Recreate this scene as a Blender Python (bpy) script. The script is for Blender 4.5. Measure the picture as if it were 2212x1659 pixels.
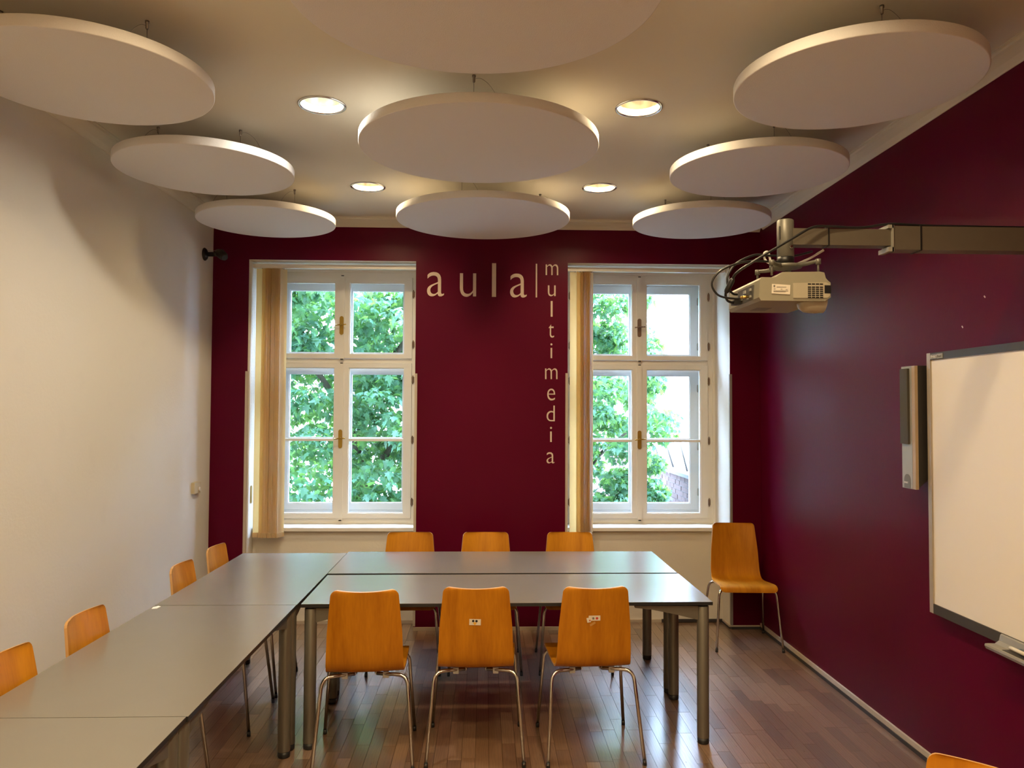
import bpy, bmesh, math, random
from mathutils import Vector, Matrix

for o in list(bpy.data.objects):
    bpy.data.objects.remove(o)
scene = bpy.context.scene
COL = scene.collection
PI = math.pi
R = math.radians

# ------------------------------------------------------------------ camera
F_PX, W_PX = 1690.27, 2212.0
YAW, PITCH, ROLL, HC = 0.0335, 0.0332, 0.0046, 1.734
cam_d = bpy.data.cameras.new('camera')
cam_d.sensor_width = 36.0
cam_d.lens = 36.0 * F_PX / W_PX
cam_d.clip_start = 0.05
cam = bpy.data.objects.new('camera', cam_d)
COL.objects.link(cam)
fw = Vector((math.sin(YAW) * math.cos(PITCH), math.cos(YAW) * math.cos(PITCH), math.sin(PITCH)))
rt = Vector((math.cos(YAW), -math.sin(YAW), 0))
up = rt.cross(fw)
r2 = rt * math.cos(ROLL) + up * math.sin(ROLL)
u2 = up * math.cos(ROLL) - rt * math.sin(ROLL)
m = Matrix((r2, u2, -fw)).transposed().to_4x4()
m.translation = (0, 0, HC)
cam.matrix_world = m
scene.camera = cam

# ------------------------------------------------------------------ world, sun, exposure
SKY = 42.0
world = bpy.data.worlds.new('sky')
scene.world = world
world.use_nodes = True
bg = world.node_tree.nodes['Background']
bg.inputs[0].default_value = (0.50, 0.69, 1.0, 1)
bg.inputs[1].default_value = SKY
sun_d = bpy.data.lights.new('sun', 'SUN')
sun_d.energy = 10.0
sun_d.angle = R(0.6)
sun_d.color = (1.0, 0.95, 0.86)
sun = bpy.data.objects.new('sun', sun_d)
COL.objects.link(sun)
sd = Vector((-0.35, 0.75, -0.95))          # light comes over the roof of this building
sun.rotation_euler = sd.to_track_quat('-Z', 'Y').to_euler()
vs = scene.view_settings
vs.view_transform = 'Standard'
vs.look = 'None'
vs.exposure = 0.28
vs.gamma = 1.0
vs.use_curve_mapping = False
scene.cycles.max_bounces = 10
scene.cycles.diffuse_bounces = 6
scene.cycles.glossy_bounces = 5
scene.cycles.transmission_bounces = 8
scene.cycles.transparent_max_bounces = 16
scene.cycles.sample_clamp_indirect = 6.0
scene.cycles.caustics_reflective = False
scene.cycles.caustics_refractive = False
LAMP_W = 16.0
LAMP_COL = (1.0, 0.76, 0.43)

# ------------------------------------------------------------------ room numbers
XL, XR, YB, YF = -2.16, 2.21, 6.228, -1.6
ZC, ZCB = 3.25, 3.183
WIN = [(-1.877, -0.561), (0.653, 1.962)]
ZW = 2.916
YW = 6.65          # inner sashes
YO = 6.86          # outer sashes
YEXT = 7.0

# ------------------------------------------------------------------ materials
def nmat(name):
    mt = bpy.data.materials.new(name)
    mt.use_nodes = True
    nt = mt.node_tree
    b = nt.nodes['Principled BSDF']
    return mt, nt, b

def setp(b, col=None, rough=0.5, metal=0.0, spec=0.5):
    if col: b.inputs['Base Color'].default_value = (*col, 1)
    b.inputs['Roughness'].default_value = rough
    b.inputs['Metallic'].default_value = metal
    b.inputs['Specular IOR Level'].default_value = spec

def N(nt, t, **kw):
    n = nt.nodes.new(t)
    for k, v in kw.items():
        if k in n.inputs.keys(): n.inputs[k].default_value = v
        else: setattr(n, k, v)
    return n

def plain(name, col, rough=0.5, metal=0.0, spec=0.5, var=0.06, scale=30.0, bump=0.0):
    """principled with a faint procedural mottling"""
    mt, nt, b = nmat(name)
    setp(b, col, rough, metal, spec)
    tc = N(nt, 'ShaderNodeTexCoord')
    no = N(nt, 'ShaderNodeTexNoise', Scale=scale, Detail=3.0)
    nt.links.new(tc.outputs['Object'], no.inputs['Vector'])
    mx = N(nt, 'ShaderNodeMix', data_type='RGBA')
    mx.inputs[6].default_value = (*[c * (1 - var) for c in col], 1)
    mx.inputs[7].default_value = (*[min(1, c * (1 + var)) for c in col], 1)
    nt.links.new(no.outputs[0], mx.inputs[0])
    nt.links.new(mx.outputs[2], b.inputs['Base Color'])
    if bump:
        bp = N(nt, 'ShaderNodeBump', Strength=bump, Distance=0.002)
        nt.links.new(no.outputs[0], bp.inputs['Height'])
        nt.links.new(bp.outputs[0], b.inputs['Normal'])
    return mt

def wall_paint(name, col, rough, spec, var=0.05, bump=0.25, stain=None):
    mt, nt, b = nmat(name)
    setp(b, col, rough, 0, spec)
    tc = N(nt, 'ShaderNodeNewGeometry')
    n1 = N(nt, 'ShaderNodeTexNoise', Scale=1.3, Detail=5.0)
    n2 = N(nt, 'ShaderNodeTexNoise', Scale=55.0, Detail=3.0)
    n3 = N(nt, 'ShaderNodeTexNoise', Scale=5.0, Detail=4.0)
    for n in (n1, n2, n3): nt.links.new(tc.outputs['Position'], n.inputs['Vector'])
    mx = N(nt, 'ShaderNodeMix', data_type='RGBA')
    mx.inputs[6].default_value = (*[c * (1 - var) for c in col], 1)
    mx.inputs[7].default_value = (*[min(1, c * (1 + var)) for c in col], 1)
    nt.links.new(n1.outputs[0], mx.inputs[0])
    last = mx.outputs[2]
    if stain:
        rp = N(nt, 'ShaderNodeMapRange')
        rp.inputs[1].default_value = 0.60; rp.inputs[2].default_value = 0.72
        rp.inputs[4].default_value = 0.35
        nt.links.new(n3.outputs[0], rp.inputs[0])
        m2 = N(nt, 'ShaderNodeMix', data_type='RGBA')
        m2.inputs[7].default_value = (*stain, 1)
        nt.links.new(rp.outputs[0], m2.inputs[0])
        nt.links.new(last, m2.inputs[6])
        last = m2.outputs[2]
    nt.links.new(last, b.inputs['Base Color'])
    ad = N(nt, 'ShaderNodeMath', operation='ADD')
    nt.links.new(n2.outputs[0], ad.inputs[0]); nt.links.new(n3.outputs[0], ad.inputs[1])
    bp = N(nt, 'ShaderNodeBump', Strength=bump, Distance=0.004)
    nt.links.new(ad.outputs[0], bp.inputs['Height'])
    nt.links.new(bp.outputs[0], b.inputs['Normal'])
    return mt

def plank_mat(name, per_island):
    mt, nt, b = nmat(name)
    setp(b, None, 0.33, 0, 0.5)
    b.inputs['Coat Weight'].default_value = 1.0; b.inputs['Coat Roughness'].default_value = 0.20; b.inputs['Coat IOR'].default_value = 1.75
    geo = N(nt, 'ShaderNodeNewGeometry')
    if per_island:
        rnd = geo.outputs['Random Per Island']
    else:
        rnd = N(nt, 'ShaderNodeObjectInfo').outputs['Random']
    ramp = N(nt, 'ShaderNodeValToRGB')
    cr = ramp.color_ramp
    cr.elements[0].position = 0.0; cr.elements[0].color = (0.145, 0.080, 0.048, 1)
    cr.elements[1].position = 1.0; cr.elements[1].color = (0.310, 0.188, 0.118, 1)
    for p_, c_ in ((0.35, (0.200, 0.115, 0.068, 1)), (0.7, (0.240, 0.142, 0.085, 1))):
        e = cr.elements.new(p_); e.color = c_
    nt.links.new(rnd, ramp.inputs[0])
    # grain: stretched along the plank, shifted for each plank
    mul = N(nt, 'ShaderNodeMath', operation='MULTIPLY'); mul.inputs[1].default_value = 37.0
    nt.links.new(rnd, mul.inputs[0])
    cmb = N(nt, 'ShaderNodeCombineXYZ')
    nt.links.new(mul.outputs[0], cmb.inputs[0]); nt.links.new(mul.outputs[0], cmb.inputs[1])
    vadd = N(nt, 'ShaderNodeVectorMath', operation='ADD')
    nt.links.new(geo.outputs['Position'], vadd.inputs[0]); nt.links.new(cmb.outputs[0], vadd.inputs[1])
    vmul = N(nt, 'ShaderNodeVectorMath', operation='MULTIPLY'); vmul.inputs[1].default_value = (1, 0.16, 1)
    nt.links.new(vadd.outputs[0], vmul.inputs[0])
    wv = N(nt, 'ShaderNodeTexWave', Scale=22.0, Distortion=9.0, Detail=2.0)
    wv.inputs['Detail Scale'].default_value = 1.2
    nt.links.new(vmul.outputs[0], wv.inputs['Vector'])
    vm2 = N(nt, 'ShaderNodeVectorMath', operation='MULTIPLY'); vm2.inputs[1].default_value = (1, 0.05, 1)
    nt.links.new(vadd.outputs[0], vm2.inputs[0])
    pore = N(nt, 'ShaderNodeTexNoise', Scale=260.0, Detail=2.0)
    nt.links.new(vm2.outputs[0], pore.inputs['Vector'])
    gr = N(nt, 'ShaderNodeMath', operation='MULTIPLY_ADD'); gr.inputs[1].default_value = 0.36
    nt.links.new(wv.outputs['Fac'], gr.inputs[0])
    pm = N(nt, 'ShaderNodeMath', operation='MULTIPLY'); pm.inputs[1].default_value = 0.66
    nt.links.new(pore.outputs[0], pm.inputs[0]); nt.links.new(pm.outputs[0], gr.inputs[2])
    mr = N(nt, 'ShaderNodeMapRange')
    mr.inputs[1].default_value = 0.15; mr.inputs[2].default_value = 0.85
    mr.inputs[3].default_value = 0.80; mr.inputs[4].default_value = 1.12
    nt.links.new(gr.outputs[0], mr.inputs[0])
    vs_ = N(nt, 'ShaderNodeVectorMath', operation='SCALE')
    nt.links.new(ramp.outputs[0], vs_.inputs[0]); nt.links.new(mr.outputs[0], vs_.inputs['Scale'])
    nt.links.new(vs_.outputs[0], b.inputs['Base Color'])
    bp = N(nt, 'ShaderNodeBump', Strength=0.025, Distance=0.002)
    nt.links.new(gr.outputs[0], bp.inputs['Height']); nt.links.new(bp.outputs[0], b.inputs['Normal'])
    rr = N(nt, 'ShaderNodeMapRange'); rr.inputs[3].default_value = 0.26; rr.inputs[4].default_value = 0.32
    nt.links.new(pore.outputs[0], rr.inputs[0]); nt.links.new(rr.outputs[0], b.inputs['Roughness'])
    return mt

def ply_mat(name, c0, c1):
    """beech plywood: grain runs along v of the UV map"""
    mt, nt, b = nmat(name)
    setp(b, c0, 0.36, 0, 0.22)
    uv = N(nt, 'ShaderNodeUVMap')
    oi = N(nt, 'ShaderNodeObjectInfo')
    mu = N(nt, 'ShaderNodeMath', operation='MULTIPLY'); mu.inputs[1].default_value = 23.0
    nt.links.new(oi.outputs['Random'], mu.inputs[0])
    ad = N(nt, 'ShaderNodeVectorMath', operation='ADD')
    cb = N(nt, 'ShaderNodeCombineXYZ')
    nt.links.new(mu.outputs[0], cb.inputs[0]); nt.links.new(mu.outputs[0], cb.inputs[2])
    nt.links.new(uv.outputs[0], ad.inputs[0]); nt.links.new(cb.outputs[0], ad.inputs[1])
    vm = N(nt, 'ShaderNodeVectorMath', operation='MULTIPLY'); vm.inputs[1].default_value = (1, 0.13, 1)
    nt.links.new(ad.outputs[0], vm.inputs[0])
    n1 = N(nt, 'ShaderNodeTexNoise', Scale=13.0, Detail=3.0, Distortion=0.6)
    n2 = N(nt, 'ShaderNodeTexNoise', Scale=110.0, Detail=2.0)
    nt.links.new(vm.outputs[0], n1.inputs['Vector']); nt.links.new(vm.outputs[0], n2.inputs['Vector'])
    a = N(nt, 'ShaderNodeMath', operation='MULTIPLY_ADD'); a.inputs[1].default_value = 0.35
    nt.links.new(n2.outputs[0], a.inputs[0])
    nt.links.new(n1.outputs[0], a.inputs[2])
    mr = N(nt, 'ShaderNodeMapRange'); mr.inputs[1].default_value = 0.42; mr.inputs[2].default_value = 0.95
    nt.links.new(a.outputs[0], mr.inputs[0])
    mx = N(nt, 'ShaderNodeMix', data_type='RGBA')
    mx.inputs[6].default_value = (*c0, 1); mx.inputs[7].default_value = (*c1, 1)
    nt.links.new(mr.outputs[0], mx.inputs[0])
    nt.links.new(mx.outputs[2], b.inputs['Base Color'])
    return mt

def emit_mat(name, col, s):
    mt = bpy.data.materials.new(name); mt.use_nodes = True
    nt = mt.node_tree
    nt.nodes.remove(nt.nodes['Principled BSDF'])
    e = N(nt, 'ShaderNodeEmission', Strength=s); e.inputs[0].default_value = (*col, 1)
    nt.links.new(e.outputs[0], nt.nodes['Material Output'].inputs[0])
    return mt

def glass_mat(name):
    mt = bpy.data.materials.new(name); mt.use_nodes = True
    nt = mt.node_tree
    nt.nodes.remove(nt.nodes['Principled BSDF'])
    t = N(nt, 'ShaderNodeBsdfTransparent'); t.inputs[0].default_value = (0.988, 0.993, 0.992, 1)
    g = N(nt, 'ShaderNodeBsdfGlossy', Roughness=0.02)
    lw = N(nt, 'ShaderNodeLayerWeight', Blend=0.08)
    mx = N(nt, 'ShaderNodeMixShader')
    nt.links.new(lw.outputs['Fresnel'], mx.inputs[0])
    nt.links.new(t.outputs[0], mx.inputs[1]); nt.links.new(g.outputs[0], mx.inputs[2])
    nt.links.new(mx.outputs[0], nt.nodes['Material Output'].inputs[0])
    return mt

def translucent_mat(name, c0, c1, tcol, tfac, scale, rough=0.6, per_island=False):
    mt, nt, b = nmat(name)
    setp(b, c0, rough, 0, 0.4)
    mx = N(nt, 'ShaderNodeMix', data_type='RGBA')
    mx.inputs[6].default_value = (*c0, 1); mx.inputs[7].default_value = (*c1, 1)
    geo = N(nt, 'ShaderNodeNewGeometry')
    if per_island:
        nt.links.new(geo.outputs['Random Per Island'], mx.inputs[0])
    else:
        no = N(nt, 'ShaderNodeTexNoise', Scale=scale, Detail=2.0)
        nt.links.new(geo.outputs['Position'], no.inputs['Vector'])
        nt.links.new(no.outputs[0], mx.inputs[0])
    nt.links.new(mx.outputs[2], b.inputs['Base Color'])
    tr = N(nt, 'ShaderNodeBsdfTranslucent'); tr.inputs[0].default_value = (*tcol, 1)
    ms = N(nt, 'ShaderNodeMixShader'); ms.inputs[0].default_value = tfac
    nt.links.new(b.outputs[0], ms.inputs[1]); nt.links.new(tr.outputs[0], ms.inputs[2])
    nt.links.new(ms.outputs[0], nt.nodes['Material Output'].inputs[0])
    return mt

M = {}
M['maroon'] = wall_paint('maroon_paint', (0.088, 0.0009, 0.0145), 0.33, 0.10, 0.08, 0.05)
M['cream'] = wall_paint('cream_wall_paint', (0.72, 0.67, 0.585), 0.8, 0.2, 0.03, 0.18, stain=(0.67, 0.62, 0.545))
M['ceiling'] = wall_paint('ceiling_paint', (0.74, 0.69, 0.58), 0.9, 0.15, 0.03, 0.08)
M['white'] = plain('white_window_paint', (0.80, 0.78, 0.73), 0.35, 0, 0.5, 0.03, 8)
M['white_out'] = plain('white_outer_window_paint', (0.78, 0.80, 0.82), 0.4, 0, 0.5, 0.03, 8)
M['base'] = plain('cream_skirting', (0.50, 0.42, 0.33), 0.5)
M['dark_strip'] = plain('dark_rubber_strip', (0.035, 0.030, 0.032), 0.6)
M['metal_strip'] = plain('grey_corner_metal', (0.33, 0.31, 0.30), 0.45, 0.4)
M['plank'] = plank_mat('oak_plank', False)
M['planks'] = plank_mat('oak_plank_field', True)
M['subfloor'] = plain('dark_subfloor', (0.022, 0.013, 0.008), 0.9, 0, 0.05)
M['table'] = plain('grey_table_laminate', (0.195, 0.184, 0.166), 0.24, 0, 0.85, 0.03, 6)
M['table_edge'] = plain('black_table_edge', (0.012, 0.012, 0.014), 0.45)
M['leg'] = plain('grey_coated_metal', (0.20, 0.185, 0.155), 0.38, 0.55, 0.5, 0.04, 20)
M['foot'] = plain('black_plastic', (0.012, 0.012, 0.013), 0.45)
M['ply'] = ply_mat('beech_plywood', (0.37, 0.125, 0.005), (0.58, 0.232, 0.010))
M['ply_edge'] = plain('plywood_edge', (0.55, 0.30, 0.11), 0.5)  # pale ply edge; the light catching it is put into the colour too
M['chrome'] = plain('chrome', (0.55, 0.53, 0.50), 0.16, 1.0, 0.5, 0.02)
M['clip'] = plain('clear_plastic_clip', (0.35, 0.33, 0.30), 0.25, 0, 0.6)
M['felt'] = plain('white_felt', (0.79, 0.775, 0.785), 0.92, 0, 0.15, 0.04, 240, 0.5)
M['wire'] = plain('steel_wire', (0.25, 0.22, 0.19), 0.35, 0.8)
M['reflector'] = plain('aluminium_reflector', (0.80, 0.74, 0.62), 0.25, 0.9)
M['ring'] = plain('chrome_ring', (0.62, 0.62, 0.64), 0.14, 1.0)
M['bulb'] = emit_mat('lamp_glow', (1.0, 0.80, 0.52), 9.0)
M['bulb_cool'] = emit_mat('lamp_glow_cool', (1.0, 0.93, 0.80), 22.0)
M['glass'] = glass_mat('window_glass')
M['brass'] = plain('brass', (0.42, 0.27, 0.055), 0.32, 0.85)
M['bronze'] = plain('dull_bronze', (0.24, 0.17, 0.13), 0.42, 0.6)
M['blind'] = translucent_mat('cream_blind_fabric', (0.74, 0.60, 0.36), (0.78, 0.65, 0.41), (0.86, 0.60, 0.24), 0.42, 12)
M['letter'] = plain('beige_vinyl', (0.62, 0.50, 0.40), 0.6)
M['board'] = plain('whiteboard_surface', (0.82, 0.76, 0.66), 0.40, 0, 0.5, 0.015, 3)
M['board_frame'] = plain('grey_green_frame', (0.055, 0.050, 0.040), 0.5, 0.1)
M['board_side'] = plain('beige_side_rail', (0.42, 0.36, 0.28), 0.4, 0.2)
M['silver'] = plain('silver_plastic', (0.40, 0.39, 0.34), 0.35, 0.25)
M['champagne'] = plain('champagne_plastic', (0.45, 0.33, 0.21), 0.4, 0.2)
M['grille'] = plain('grey_grille_cloth', (0.075, 0.068, 0.055), 0.8, 0, 0.3, 0.2, 400, 0.4)
M['dark_plastic'] = plain('dark_plastic', (0.03, 0.026, 0.024), 0.5)
M['plate'] = plain('grey_plate', (0.16, 0.155, 0.14), 0.5)
M['text_white'] = plain('white_print', (0.75, 0.74, 0.70), 0.6)
M['tray'] = plain('grey_tray_plastic', (0.26, 0.25, 0.22), 0.45)
M['arm'] = plain('grey_painted_steel', (0.150, 0.128, 0.098), 0.42, 0.3)
M['column'] = plain('brushed_column', (0.150, 0.142, 0.120), 0.45, 0.3)
M['projector'] = plain('beige_projector_plastic', (0.29, 0.268, 0.200), 0.42, 0, 0.5, 0.03, 30)
M['projector_light'] = plain('pale_projector_plastic', (0.43, 0.385, 0.290), 0.42)
M['black'] = plain('black_rubber', (0.008, 0.008, 0.009), 0.4)
M['port'] = plain('grey_port_panel', (0.08, 0.075, 0.07), 0.5)
M['gold'] = plain('gold_plug', (0.65, 0.48, 0.16), 0.25, 1.0)
M['sticker'] = plain('white_sticker_paper', (0.72, 0.66, 0.56), 0.6)
M['print_grey'] = plain('grey_print', (0.18, 0.17, 0.15), 0.6)
M['red'] = plain('red_dot', (0.55, 0.05, 0.03), 0.6)
M['yellow'] = plain('yellow_print', (0.80, 0.42, 0.02), 0.6)
M['tape'] = plain('clear_tape', (0.50, 0.27, 0.08), 0.25)
M['paper'] = plain('white_paper', (0.80, 0.77, 0.70), 0.7)
M['pen_blue'] = plain('dark_marker', (0.06, 0.08, 0.09), 0.4)
M['pen_white'] = plain('pale_marker', (0.60, 0.56, 0.47), 0.4)
M['switch'] = plain('ivory_plastic', (0.60, 0.51, 0.33), 0.4)
M['leaf'] = translucent_mat('maple_leaf', (0.029, 0.100, 0.082), (0.058, 0.150, 0.092), (0.24, 0.46, 0.07), 0.34, 1.6, 0.42)
M['bark'] = plain('bark', (0.10, 0.085, 0.07), 0.9, 0, 0.2, 0.3, 25, 0.6)
M['ivy'] = translucent_mat('bush_leaf', (0.06, 0.16, 0.05), (0.11, 0.24, 0.06), (0.32, 0.55, 0.08), 0.35, 2.0, 0.5)
M['facade'] = wall_paint('pale_facade_render', (0.62, 0.66, 0.72), 0.9, 0.1, 0.04, 0.2)
M['facade_glass'] = plain('facade_pane', (0.10, 0.13, 0.16), 0.1)
M['brick'] = plain('old_brick', (0.085, 0.052, 0.048), 0.9, 0, 0.2, 0.35, 3.0)
M['mortar'] = plain('mortar', (0.105, 0.097, 0.092), 0.95)
M['ground'] = plain('gravel_yard', (0.22, 0.21, 0.19), 0.95, 0, 0.2, 0.2, 4)
M['exterior'] = plain('exterior_render', (0.55, 0.50, 0.42), 0.9)

# ------------------------------------------------------------------ mesh helpers
class MB:
    def __init__(self):
        self.bm = bmesh.new(); self.mi = 0
    def _fin(self, faces, smooth=False):
        for f in faces:
            f.material_index = self.mi; f.smooth = smooth
    def box(self, x0, x1, y0, y1, z0, z1, mi=None):
        if mi is not None: self.mi = mi
        v = [self.bm.verts.new(c) for c in ((x0,y0,z0),(x1,y0,z0),(x1,y1,z0),(x0,y1,z0),(x0,y0,z1),(x1,y0,z1),(x1,y1,z1),(x0,y1,z1))]
        fs = [self.bm.faces.new([v[i] for i in q]) for q in ((3,2,1,0),(4,5,6,7),(0,1,5,4),(1,2,6,5),(2,3,7,6),(3,0,4,7))]
        self._fin(fs); return v
    def obox(self, c, ax, ay, az, hx, hy, hz):
        c = Vector(c); P = []
        for sz in (-1, 1):
            for sx, sy in ((-1,-1),(1,-1),(1,1),(-1,1)):
                P.append(self.bm.verts.new(c + ax*hx*sx + ay*hy*sy + az*hz*sz))
        fs = [self.bm.faces.new([P[i] for i in q]) for q in ((3,2,1,0),(4,5,6,7),(0,1,5,4),(1,2,6,5),(2,3,7,6),(3,0,4,7))]
        self._fin(fs)
    def prism(self, pts, axis, a0, a1, smooth=False):
        """pts: 2D outline; extruded along axis from a0 to a1 ('x': pts=(y,z), 'y': (x,z), 'z': (x,y))"""
        def mk(p, a):
            return {'x': (a, p[0], p[1]), 'y': (p[0], a, p[1]), 'z': (p[0], p[1], a)}[axis]
        A = [self.bm.verts.new(mk(p, a0)) for p in pts]
        B = [self.bm.verts.new(mk(p, a1)) for p in pts]
        n = len(pts)
        fs = [self.bm.faces.new([A[i], A[(i+1) % n], B[(i+1) % n], B[i]]) for i in range(n)]
        self._fin(fs, smooth)
        cf = [self.bm.faces.new(A[::-1]), self.bm.faces.new(B)]
        self._fin(cf)
    def tube(self, pts, r, n=10, cap=True, smooth=True):
        pts = [Vector(p) for p in pts]
        rs = r if isinstance(r, (list, tuple)) else [r] * len(pts)
        rings = []; prev = None
        for i, p in enumerate(pts):
            t = (pts[min(i+1, len(pts)-1)] - pts[max(i-1, 0)]).normalized()
            if prev is None:
                a = Vector((0, 0, 1)) if abs(t.z) < 0.9 else Vector((1, 0, 0))
                u = t.cross(a).normalized()
            else:
                u = (prev - t * prev.dot(t)).normalized()
            prev = u
            w = t.cross(u)
            rings.append([self.bm.verts.new(p + (u*math.cos(2*PI*k/n) + w*math.sin(2*PI*k/n)) * rs[i]) for k in range(n)])
        fs = []
        for i in range(len(rings)-1):
            for k in range(n):
                fs.append(self.bm.faces.new([rings[i][k], rings[i][(k+1) % n], rings[i+1][(k+1) % n], rings[i+1][k]]))
        self._fin(fs, smooth)
        if cap:
            self._fin([self.bm.faces.new(rings[0][::-1]), self.bm.faces.new(rings[-1])])
    def lathe(self, prof, c=(0,0,0), n=48, smooth=True, axis='z', cap0=False, cap1=False):
        c = Vector(c); rings = []
        for r, h in prof:
            ring = []
            for k in range(n):
                a = 2*PI*k/n
                v = Vector((r*math.cos(a), r*math.sin(a), h))
                if axis == 'x': v = Vector((h, v.x, v.y))
                if axis == 'y': v = Vector((v.y, h, v.x))
                ring.append(self.bm.verts.new(c + v))
            rings.append(ring)
        fs = []
        for i in range(len(rings)-1):
            for k in range(n):
                fs.append(self.bm.faces.new([rings[i][k], rings[i][(k+1) % n], rings[i+1][(k+1) % n], rings[i+1][k]]))
        self._fin(fs, smooth)
        if cap0: self._fin([self.bm.faces.new(rings[0][::-1])])
        if cap1: self._fin([self.bm.faces.new(rings[-1])])
    def quad(self, a, b, c, d):
        self._fin([self.bm.faces.new([self.bm.verts.new(p) for p in (a, b, c, d)])])
    def bevel(self, w, seg=2):
        es = [e for e in self.bm.edges if len(e.link_faces) == 2 and e.calc_face_angle(0) > 0.6]
        bmesh.ops.bevel(self.bm, geom=es, offset=w, segments=seg, affect='EDGES', profile=0.5)
    def mesh(self, name, mats, recalc=True):
        if recalc: bmesh.ops.recalc_face_normals(self.bm, faces=self.bm.faces)
        me = bpy.data.meshes.new(name)
        self.bm.to_mesh(me); self.bm.free()
        for mt in (mats if isinstance(mats, (list, tuple)) else [mats]): me.materials.append(M[mt] if isinstance(mt, str) else mt)
        return me
    def build(self, name, mats, parent=None, recalc=True):
        return link(name, self.mesh(name, mats, recalc), parent)

def link(name, data, parent=None):
    o = bpy.data.objects.new(name, data); COL.objects.link(o)
    if parent: o.parent = parent
    return o

def thing(name, label, cat, loc=(0,0,0), rz=0, group=None):
    o = bpy.data.objects.new(name, None); COL.objects.link(o)
    o.empty_display_size = 0.1
    o.location = loc; o.rotation_euler = (0, 0, rz)
    return tag(o, label, cat, group)

def tag(o, label, cat, group=None):
    o['label'] = label; o['category'] = cat
    if group: o['group'] = group
    return o

def struct(o):
    o['kind'] = 'structure'; return o

def dup(root, loc, rz, label, group=None):
    def cp(o, par):
        c = o.copy(); COL.objects.link(c)
        if par: c.parent = par
        for ch in o.children: cp(ch, c)
        return c
    r = cp(root, None)
    r.location = loc; r.rotation_euler = (0, 0, rz); r['label'] = label
    if group: r['group'] = group
    return r

def bx(name, mats, x0, x1, y0, y1, z0, z1, parent=None, bev=0, seg=2):
    b = MB(); b.box(x0, x1, y0, y1, z0, z1)
    if bev: b.bevel(bev, seg)
    return b.build(name, mats, parent)

def spline(P, n):
    """Catmull-Rom through P, n steps per span"""
    P = [Vector(p) for p in P]; out = []
    for i in range(len(P)-1):
        p0 = P[max(i-1, 0)]; p1 = P[i]; p2 = P[i+1]; p3 = P[min(i+2, len(P)-1)]
        for k in range(n):
            t = k / n
            out.append(0.5*((2*p1) + (p2-p0)*t + (2*p0-5*p1+4*p2-p3)*t*t + (3*p1-p0-3*p2+p3)*t**3))
    out.append(P[-1]); return out

# ------------------------------------------------------------------ shell: walls
T = 0.2
b = MB(); b.box(XL-T, XL, YF-T, YEXT, -0.1, 3.5); struct(b.build('wall_left', 'cream'))
b = MB(); b.box(XR, XR+T, YF-T, YEXT, -0.1, 3.5); struct(b.build('wall_right', 'maroon'))
b = MB(); b.box(XL, XR, YF-T, YF, -0.1, 3.5); struct(b.build('wall_front', 'cream'))
b = MB()
segs = [XL, WIN[0][0], WIN[0][1], WIN[1][0], WIN[1][1], XR]
for i in (0, 2, 4): b.box(segs[i], segs[i+1], YB, YEXT, -0.1, 3.5)
for x0, x1 in WIN:
    b.box(x0, x1, YB, YEXT, ZW, 3.5)
    b.box(x0, x1, 6.435, YEXT, -0.1, 0.747)
b.bm.normal_update()
for f in b.bm.faces:
    c = f.calc_center_median()
    f.material_index = 0 if (abs(f.normal.y) > 0.9 and abs(c.y - YB) < 1e-4) else 1
struct(b.build('wall_back', ['maroon', 'cream']))

# ceiling with real holes for the recessed lamps
LAMPS = [(-0.824, 3.885), (0.758, 3.85), (-0.810, 5.315), (0.766, 5.26),
         (-0.82, 2.44), (0.76, 2.42), (-0.82, 1.00), (0.76, 0.98), (-0.82, -0.45), (0.76, -0.45)]
cu = bpy.data.curves.new('ceiling_outline', 'CURVE'); cu.dimensions = '2D'; cu.fill_mode = 'BOTH'
cu.extrude = 0.012
def poly(pts):
    s = cu.splines.new('POLY'); s.points.add(len(pts)-1); s.use_cyclic_u = True
    for p_, q in zip(s.points, pts): p_.co = (q[0], q[1], 0, 1)
poly([(XL, YF), (XR, YF), (XR, YB), (XL, YB)])
for cx, cy in LAMPS: poly([(cx + 0.108*math.cos(-2*PI*k/48), cy + 0.108*math.sin(-2*PI*k/48)) for k in range(48)])
tmp = bpy.data.objects.new('ceiling_tmp', cu); COL.objects.link(tmp)
dg = bpy.context.evaluated_depsgraph_get()
me = bpy.data.meshes.new_from_object(tmp.evaluated_get(dg))
bpy.data.objects.remove(tmp)
me.materials.clear(); me.materials.append(M['ceiling'])
for v in me.vertices: v.co.z += ZC + 0.012
struct(link('ceiling', me))
b = MB(); b.box(XL-T, XR+T, YF-T, YEXT, 3.5, 3.6); struct(b.build('ceiling_slab', 'subfloor'))

# cornices: sloped cove with a small bead, one per wall
def cornice(name, x_of, along, a0, a1, mat='ceiling'):
    prof = [(0, ZCB), (0.006, ZCB), (0.010, ZCB+0.006), (0.030, ZCB+0.024), (0.062, ZCB+0.044), (0.074, ZCB+0.049), (0.078, ZCB+0.058), (0.088, ZCB+0.060), (0.088, ZC+0.001), (0, ZC+0.001)]
    bb = MB()
    pts = [(x_of(p), z) for p, z in prof]
    bb.prism(pts, along, a0, a1)
    struct(bb.build(name, mat))
cornice('trim_1', lambda d: YB - d, 'x', XL, XR)
cornice('trim_2', lambda d: XR - d, 'y', YF, YB - 0.088)
cornice('trim_3', lambda d: XL + d, 'y', YF, YB - 0.088)

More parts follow.
